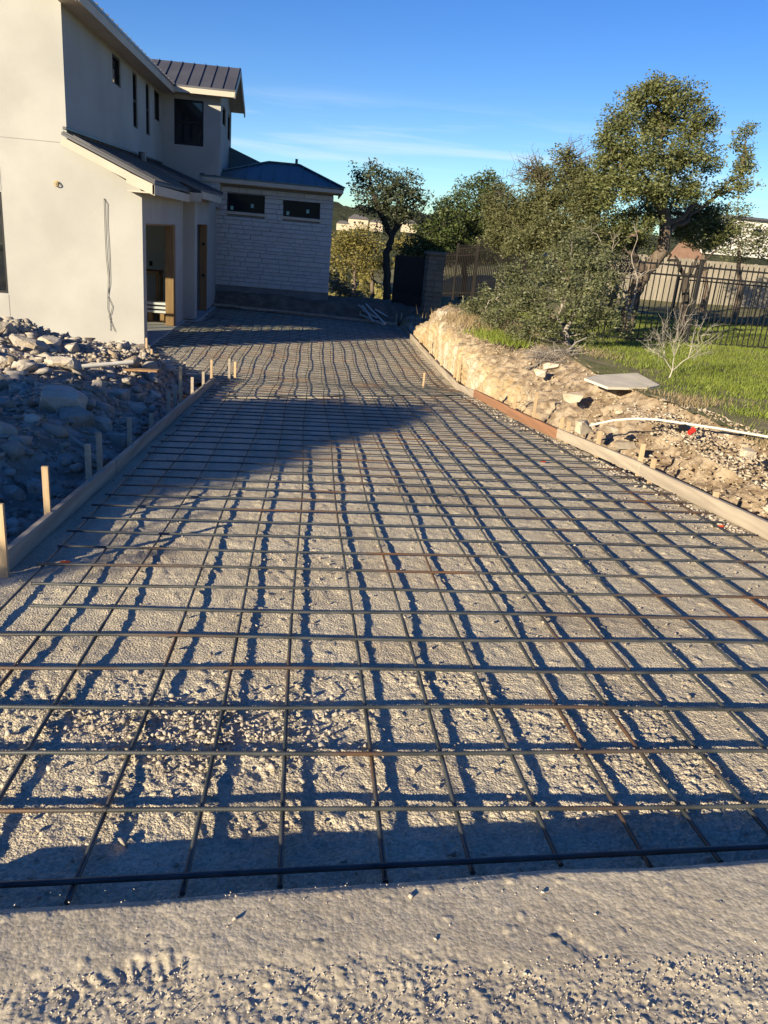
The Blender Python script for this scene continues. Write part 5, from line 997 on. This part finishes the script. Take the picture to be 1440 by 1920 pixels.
# bleached dead shrub on the lawn
root = np.array(W(1253, 719, 10.35)); root[2] = .10; mb = MB()
k1, k2, k3 = (np.array(W(*p, 10.35)) for p in ((1264, 668), (1290, 672), (1246, 672))); f0 = np.array(W(1260, 695, 10.35))
mb.tube(np.array([root, (root + f0) / 2 + [.004, 0, 0], f0]), [.012, .010, .009], 7)
for k_ in (k1, k2, k3): mb.tube(limb_path(f0, k_, rgt, .06, 5), np.linspace(.0075, .0055, 5), 6)
for k_, tips in ((k1, ((1262, 578), (1275, 592), (1250, 600), (1285, 610), (1290, 574))), (k2, ((1320, 600), (1335, 612), (1340, 636), (1308, 600), (1330, 660))), (k3, ((1215, 632), (1226, 655), (1236, 628), (1244, 610), (1212, 650)))):
    twiggy(mb, k_, [np.array(W(*p, 10.35 + rgt.uniform(-.25, .25))) for p in tips], .0042, rgt, 10, .12, .0014)
o = mb.build('dead_shrub', M['deadwood']); tag(rebase(o, tuple(root)), 'bleached leafless shrub standing on the lawn beside the pale slab', 'dead shrub')
# dead brush pile
mb = MB()
for _ in range(150):
    c = at(rgt.uniform(1000, 1085), 692 - rgt.uniform(0, 34), Y=11.9 + rgt.uniform(-.4, .4)); c[2] = max(c[2], .05); d = rgt.normal(size=3) * np.array([.16, .12, .08]); Q = limb_path(c - d, c + d, rgt, .25, 5); mb.tube(Q, np.linspace(.005, .002, 5), 3, caps=False)
for a, b in (((1045, 672), (1100, 633)), ((985, 690), (1060, 660)), ((1010, 665), (1090, 650))): mb.tube(limb_path(W(*a, 12), W(*b, 12.2), rgt, .08), np.linspace(.022, .010, 7), 6)
o = mb.build('brush_pile', M['twig']); tag(rebase(o, W(1040, 690, 11.9)), 'heap of grey dead twigs at the foot of the big shrub', 'brush pile')
# lone oak past the far board
YC = 31.0
bl = [pb(*a) for a in ((690, 322, 31, 26, 18), (672, 345, 31, 18, 22), (730, 335, 31, 26, 18), (765, 345, 31, 26, 22), (745, 372, 31, 36, 24), (785, 372, 31, 20, 18), (705, 365, 31, 30, 26), (690, 390, 31, 20, 18), (740, 400, 31, 34, 18), (775, 395, 31, 20, 12), (720, 430, 31, 18, 12))]
gz = -1.3
tree('lone_oak', 'solitary dark oak with a thin bent trunk standing right of the stone wing', 'tree', [(at(727, 560, Y=YC)[0], YC, gz), W(726, 520, YC), W(724, 480, YC), W(734, 445, YC), W(715, 400, YC), W(700, 365, YC)], [(W(734, 445, YC), W(770, 385, YC), .09), (W(730, 460, YC), W(745, 380, YC), .08), (W(715, 400, YC), W(740, 350, YC), .06)], bl, 'darkleaf', 'bark_dark', .16, leaf=.055, nleaf=20, clr=.26, dens=65, seed=24, twigs=.15)
# dark junipers
for k, (pxs, lb, Yj) in enumerate(((((905, 340, 22, 20), (918, 335, 16, 14), (890, 365, 36, 30), (925, 375, 34, 36), (842, 385, 26, 18), (870, 470, 50, 26), (815, 475, 44, 22), (940, 470, 30, 30), (850, 405, 40, 30), (905, 425, 44, 32), (860, 445, 44, 30), (815, 430, 30, 26), (930, 440, 30, 26)), 'dense dark juniper with a sunlit pointed top behind the pillar', 33), (((800, 440, 30, 26), (835, 420, 30, 30), (790, 465, 34, 26), (825, 465, 34, 24), (770, 475, 24, 18)), 'low black green juniper in shade left of the pillar', 31))):
    bl = [pb(a, b, Yj, c, d) for a, b, c, d in pxs]; gx = at(870 if k == 0 else 800, 500, Y=Yj)[0]
    tree('juniper_tree', lb, 'tree', [(gx, Yj, -1.3), (gx + .1, Yj, 0), (gx, Yj, 1.2)], [], bl, 'juniper', 'bark_dark', .16, leaf=.05, nleaf=26, clr=.28, dens=48, seed=30 + k, twigs=.05)
# olive trees behind the wing
for k, (pxs, root_, lb) in enumerate(((((640, 455, 26, 22), (665, 470, 26, 24), (635, 490, 24, 20), (655, 445, 22, 16), (672, 500, 18, 16)), (665, 545), 'bushy yellow green oak against the corner of the stone wing'), (((690, 450, 22, 20), (700, 475, 22, 24), (715, 500, 18, 20), (690, 505, 20, 18), (680, 430, 16, 12)), (698, 545), 'yellow green oak in sun just left of the lone oak trunk'), (((760, 455, 20, 16), (765, 475, 20, 16), (748, 470, 16, 20)), (757, 530), 'small yellow green tree right of the lone oak trunk'))):
    bl = [pb(a, b, 40, c, d) for a, b, c, d in pxs]; rx = at(*root_, Y=40)[0]
    tree('olive_oak', lb, 'tree', [(rx, 40, -2.2), (rx, 40, -1.2), tuple(at(root_[0], root_[1] - 50, Y=40))], [], bl, 'olive', 'bark', .13, leaf=.06, nleaf=22, clr=.30, dens=40, seed=40 + k, twigs=.1)
# brown brush heap beside the wing
bl = [pb(a, b, 34, c, d) for a, b, c, d in ((635, 540, 20, 16), (655, 548, 22, 14), (675, 552, 16, 10), (625, 525, 14, 12))]
rgb = np.random.default_rng(51); V, F = leaves(crown_pts(bl, rgb, 40, .3), .22, 30, .07, rgb); o = fobj('brush_heap', V, F, M['brush']); tag(rebase(o, W(650, 560, 34)), 'heap of dry brown cut brush beside the corner of the stone wing', 'brush pile')
# trees behind the lawn on the right
for k, (pxs, lb, Yt, lm) in enumerate(((((1385, 400, 30, 20), (1350, 440, 26, 16), (1410, 445, 30, 26), (1440, 455, 34, 30), (1385, 470, 34, 20)), 'grey green small leaved tree in front of the white house at the right border', 24, 'bushleaf'), (((1320, 430, 30, 24), (1290, 410, 26, 18), (1345, 400, 24, 16), (1340, 440, 34, 26), (1300, 455, 26, 16)), 'dark tree behind the tall oak in front of the white house', 26, 'darkleaf'), (((1150, 470, 34, 26), (1100, 480, 30, 24), (1190, 440, 26, 24), (1170, 490, 30, 16), (1215, 455, 22, 22), (1145, 505, 34, 16), (1195, 500, 26, 14), (1120, 440, 30, 26)), 'dark tree behind the leaning oak', 22, 'darkleaf'))):
    bl = [pb(a, b, Yt, c, d) for a, b, c, d in pxs]; rx = at(pxs[0][0], 560, Y=Yt)[0]
    tree('background_tree', lb, 'tree', [(rx, Yt, 0), (rx, Yt, .8), tuple(at(pxs[0][0], 470, Y=Yt))], [], bl, lm, 'bark', .10, leaf=.045, nleaf=20, clr=.24, dens=70, seed=60 + k, twigs=.12)
# off to the left, upwind of the sun: the oaks whose shade lies over rubble and driveway
def shade_tree(c, label, blobs, seed, dens=13):
    x, y = c; tree('shade_oak', label, 'tree', [(x, y, -.2), (x + .1, y + .1, 1.2), (x, y, 2.4)], [((x, y, 1.6), (x + 1.2, y + .8, 3), .08), ((x, y, 1.6), (x - 1, y + .6, 3), .08)], blobs, 'oakleaf', 'bark', .18, leaf=.07, nleaf=24, clr=.32, dens=dens * 2.2, seed=seed, twigs=.12)
SX = math.sin(az) / math.tan(el); SYY = math.cos(az) / math.tan(el)
def sb(sx, sy, h, r, zg=-.55, rz=None): return ((sx - SX * (h - zg), sy - SYY * (h - zg), h), (r, r, rz or r * .6))
shade_tree((-9.8, -.2), 'tall oak left of the driveway whose shade falls on the rebar', [sb(-.75, 7.75, 3.2, .72), sb(-.95, 6.95, 3.1, .62), sb(-1.35, 6.1, 3.0, .5), sb(-.1, 8.7, 3.1, .65), sb(.3, 9.4, 2.9, .55), sb(-.6, 8.6, 3.3, 1.0), sb(-.2, 9.1, 3.1, .8), sb(.9, 10.35, 2.7, .4), sb(-.9, 10.0, 2.9, .6), sb(-.3, 10.2, 2.8, .45), sb(-2.4, 8.6, 3.4, 1.1), sb(-3.6, 7.6, 3.7, 1.3), sb(-.55, 9.4, 3.0, .75), sb(-1.5, 7.3, 3.2, 1.0), sb(-4.8, 7.0, 3.8, 1.4), sb(.2, 9.95, 2.8, .5), sb(.75, 10.35, 2.7, .3), sb(-1.3, 9.8, 3.0, .6), sb(-2.6, 9.7, 3.1, .5)], 71, 30)
shade_tree((-9.8, -2.8), 'second oak left of the driveway, nearer the camera', [sb(-1.45, 6.2, 3.0, .85), sb(-1.4, 5.2, 2.9, .4), sb(-3.2, 5.6, 3.3, 1.3), sb(-2.2, 4.7, 2.8, .65), sb(-1.9, 3.6, 2.6, .32), sb(-1.45, 2.75, 2.4, .26), sb(-1.35, 3.3, 2.5, .16), sb(-.9, 4.5, 2.6, .12), sb(-3.4, 3.6, 3.2, 1.0), sb(-1.2, 2.2, 2.3, .2), sb(-.75, 5.3, 2.7, .14)], 72, 20)
# grass
def blades(name, n, fn, hgt, wd, m, label, cat, seed):
    rg = np.random.default_rng(seed); P = fn(rg, n); K = len(P); a = rg.uniform(0, 6.28, K); h = hgt * (.5 + rg.random(K)); ln = rg.normal(size=(K, 2)) * h[:, None] * .45; s = wd * (.7 + .6 * rg.random(K))
    dx, dy = np.cos(a) * s, np.sin(a) * s; A = P - np.stack([dx, dy, 0 * dx + .005], 1); B_ = P + np.stack([dx, dy, 0 * dx - .005], 1); C = P + np.stack([ln[:, 0], ln[:, 1], h], 1)
    V = np.stack([A, B_, C], 1).reshape(-1, 3); return tag(fobj(name, V, np.arange(3 * K).reshape(-1, 3), M[m]), label, cat, kind='stuff')
def lawnpts(rg, n):
    y = 7.0 + 15 * rg.random(n) ** 1.6; x = xt(y) + .12 + (0.2 + y * .62) * rg.random(n) ** .9; d = (x - xt(y)); k = rg.random(n) < .05 + .95 * ss(.15, 1.5, d + .5 * vn(x * 1.5, y * 1.5, 5) - .25 * (y < 10)) * ~((y > 9.75) & (y < 11.05) & (x > 3.6) & (x < 4.6)); x, y = x[k], y[k]; return np.stack([x, y, lawn_h(x, y)], 1)
blades('grass', 150000, lawnpts, .045, .006, 'grass', 'short bright green lawn grass beyond the bank', 'grass', 81)
def edgepts(rg, n):
    y = 5 + 16 * rg.random(n); x = xt(y) - .12 + .45 * np.abs(rg.normal(size=n)); k = rg.random(n) < ss(-.1, .5, fbm(x * 1.5, y * 1.5, 6, 2) + .12); k &= ~((y > 9.2) & (y < 11.6) & (x > 3.5) & (x < 5.1)); x, y = x[k], y[k]; return np.stack([x, y, lawn_h(x, y) + .0], 1)
blades('dry_grass', 16000, edgepts, .06, .004, 'drygrass', 'dry brown grass and weeds along the lip of the bank', 'dry grass', 82)
def tuft(rg, n): c = at(878, 590, Y=16.2); c2 = at(905, 605, Y=15.2); k = rg.random(n) < .5; P = np.where(k[:, None], c, c2) + rg.normal(size=(n, 3)) * [.35, .5, 0]; P[:, 2] = .1; return P
blades('tall_grass', 1100, tuft, .17, .006, 'drygrass', 'tuft of tall pale grass on the far end of the golden bank', 'tall grass', 83)
def tuft2(rg, n): c = at(925, 625, Y=14.0); c2 = at(955, 655, Y=13.2); k = rg.random(n) < .6; P = np.where(k[:, None], c, c2) + rg.normal(size=(n, 3)) * [.22, .3, 0]; P[:, 2] = .08; return P
blades('green_weeds', 1300, tuft2, .10, .008, 'grass', 'bright green weeds at the lip of the bank beside the shrub', 'weeds', 84)

# ---------------- far buildings ----------------
def house_far(px, py, Y, wpx, hpx, label, wallm, roofm, rf=.45, dep=1.0, win=((.3, .5), (.7, .5)), rot=0.0, over=.06):
    a = at(px - wpx / 2, py, Y=Y); b = at(px + wpx / 2, py, Y=Y); k = Y / FPX; w_ = wpx * k; h = hpx * k; T = Thing('far_house', ((a[0] + b[0]) / 2, Y, a[2] - h * .6), label, 'house')
    cx = (a[0] + b[0]) / 2; cz = (a[2] + b[2]) / 2; x0, x1 = cx - w_ / 2, cx + w_ / 2; d = w_ * dep; mb = MB(); mb.box((x0, Y, cz - h * .9), (x1, Y + d, cz + h)); T.part(mb, 'wall', M[wallm]); o_ = w_ * over
    mb = MB(); rz = cz + h; rh = w_ * rf * .5; mb.add([(x0 - o_, Y - o_, rz), (x1 + o_, Y - o_, rz), (x1 + o_, Y + d + o_, rz), (x0 - o_, Y + d + o_, rz), (x0 + w_ * .25, Y + d * .5, rz + rh), (x1 - w_ * .25, Y + d * .5, rz + rh)], [(0, 1, 5, 4), (1, 2, 5), (2, 3, 4, 5), (3, 0, 4), (3, 2, 1, 0)]); T.part(mb, 'roof', M[roofm])
    for u, v in win: mb = MB(); mb.box((x0 + w_ * u - w_ * .05, Y - .03, cz - h * .1 + h * v * .5), (x0 + w_ * u + w_ * .05, Y + .02, cz + h * (v * .5 + .25))); f = T.part(mb, 'window', M['darkglass'])
    return T
house_far(672, 421, 230, 34, 9, 'pale tan hillside house right of the wing, the larger of the far pair', 'farwall', 'farroof')
house_far(643, 426, 215, 22, 6, 'low tan hillside house nearest the stone wing', 'farwall', 'farroof', win=((.5, .5),))
house_far(706, 426, 220, 22, 8, 'far hillside house half hidden behind the lone oak trunk', 'farwall', 'farroof', win=((.5, .5),))
house_far(768, 428, 230, 26, 8, 'far hillside house seen between the lone oak and the juniper', 'farwall', 'farroof', win=((.5, .5),))
house_far(1415, 450, 46, 150, 34, 'large white house behind the trees at the right border', 'whitewall', 'farroof', rf=.10, dep=.7, win=((.25, .6), (.5, .6), (.85, .6)))
house_far(1290, 515, 38, 60, 14, 'low house with a brown shingle roof behind the fence post', 'farwall', 'brownroof', rf=1.5, dep=.8)
house_far(1050, 505, 36, 56, 12, 'low house with a tan roof glimpsed behind the thicket', 'farwall', 'tanroof', rf=1.0, dep=.8)
def far_scrub():
    rg = np.random.default_rng(91); pts = []
    for _ in range(2600):
        a = rg.uniform(-.5, .75); r = rg.uniform(60, 330); x, y = math.sin(a) * r, math.cos(a) * r; t = float(ss(180, 420, np.array(r))); z = -15 + 22 * t if r > 180 else -14; pts.append((x, y, z + rg.uniform(.5, 2.5)))
    V, F = leaves(pts, 2.6, 16, .8, rg, 1.0, .8); tag(fobj('wooded_hillside', V, F, M['olive']), 'distant scrub oak woods covering the valley and hillside', 'woods', kind='stuff')
far_scrub()
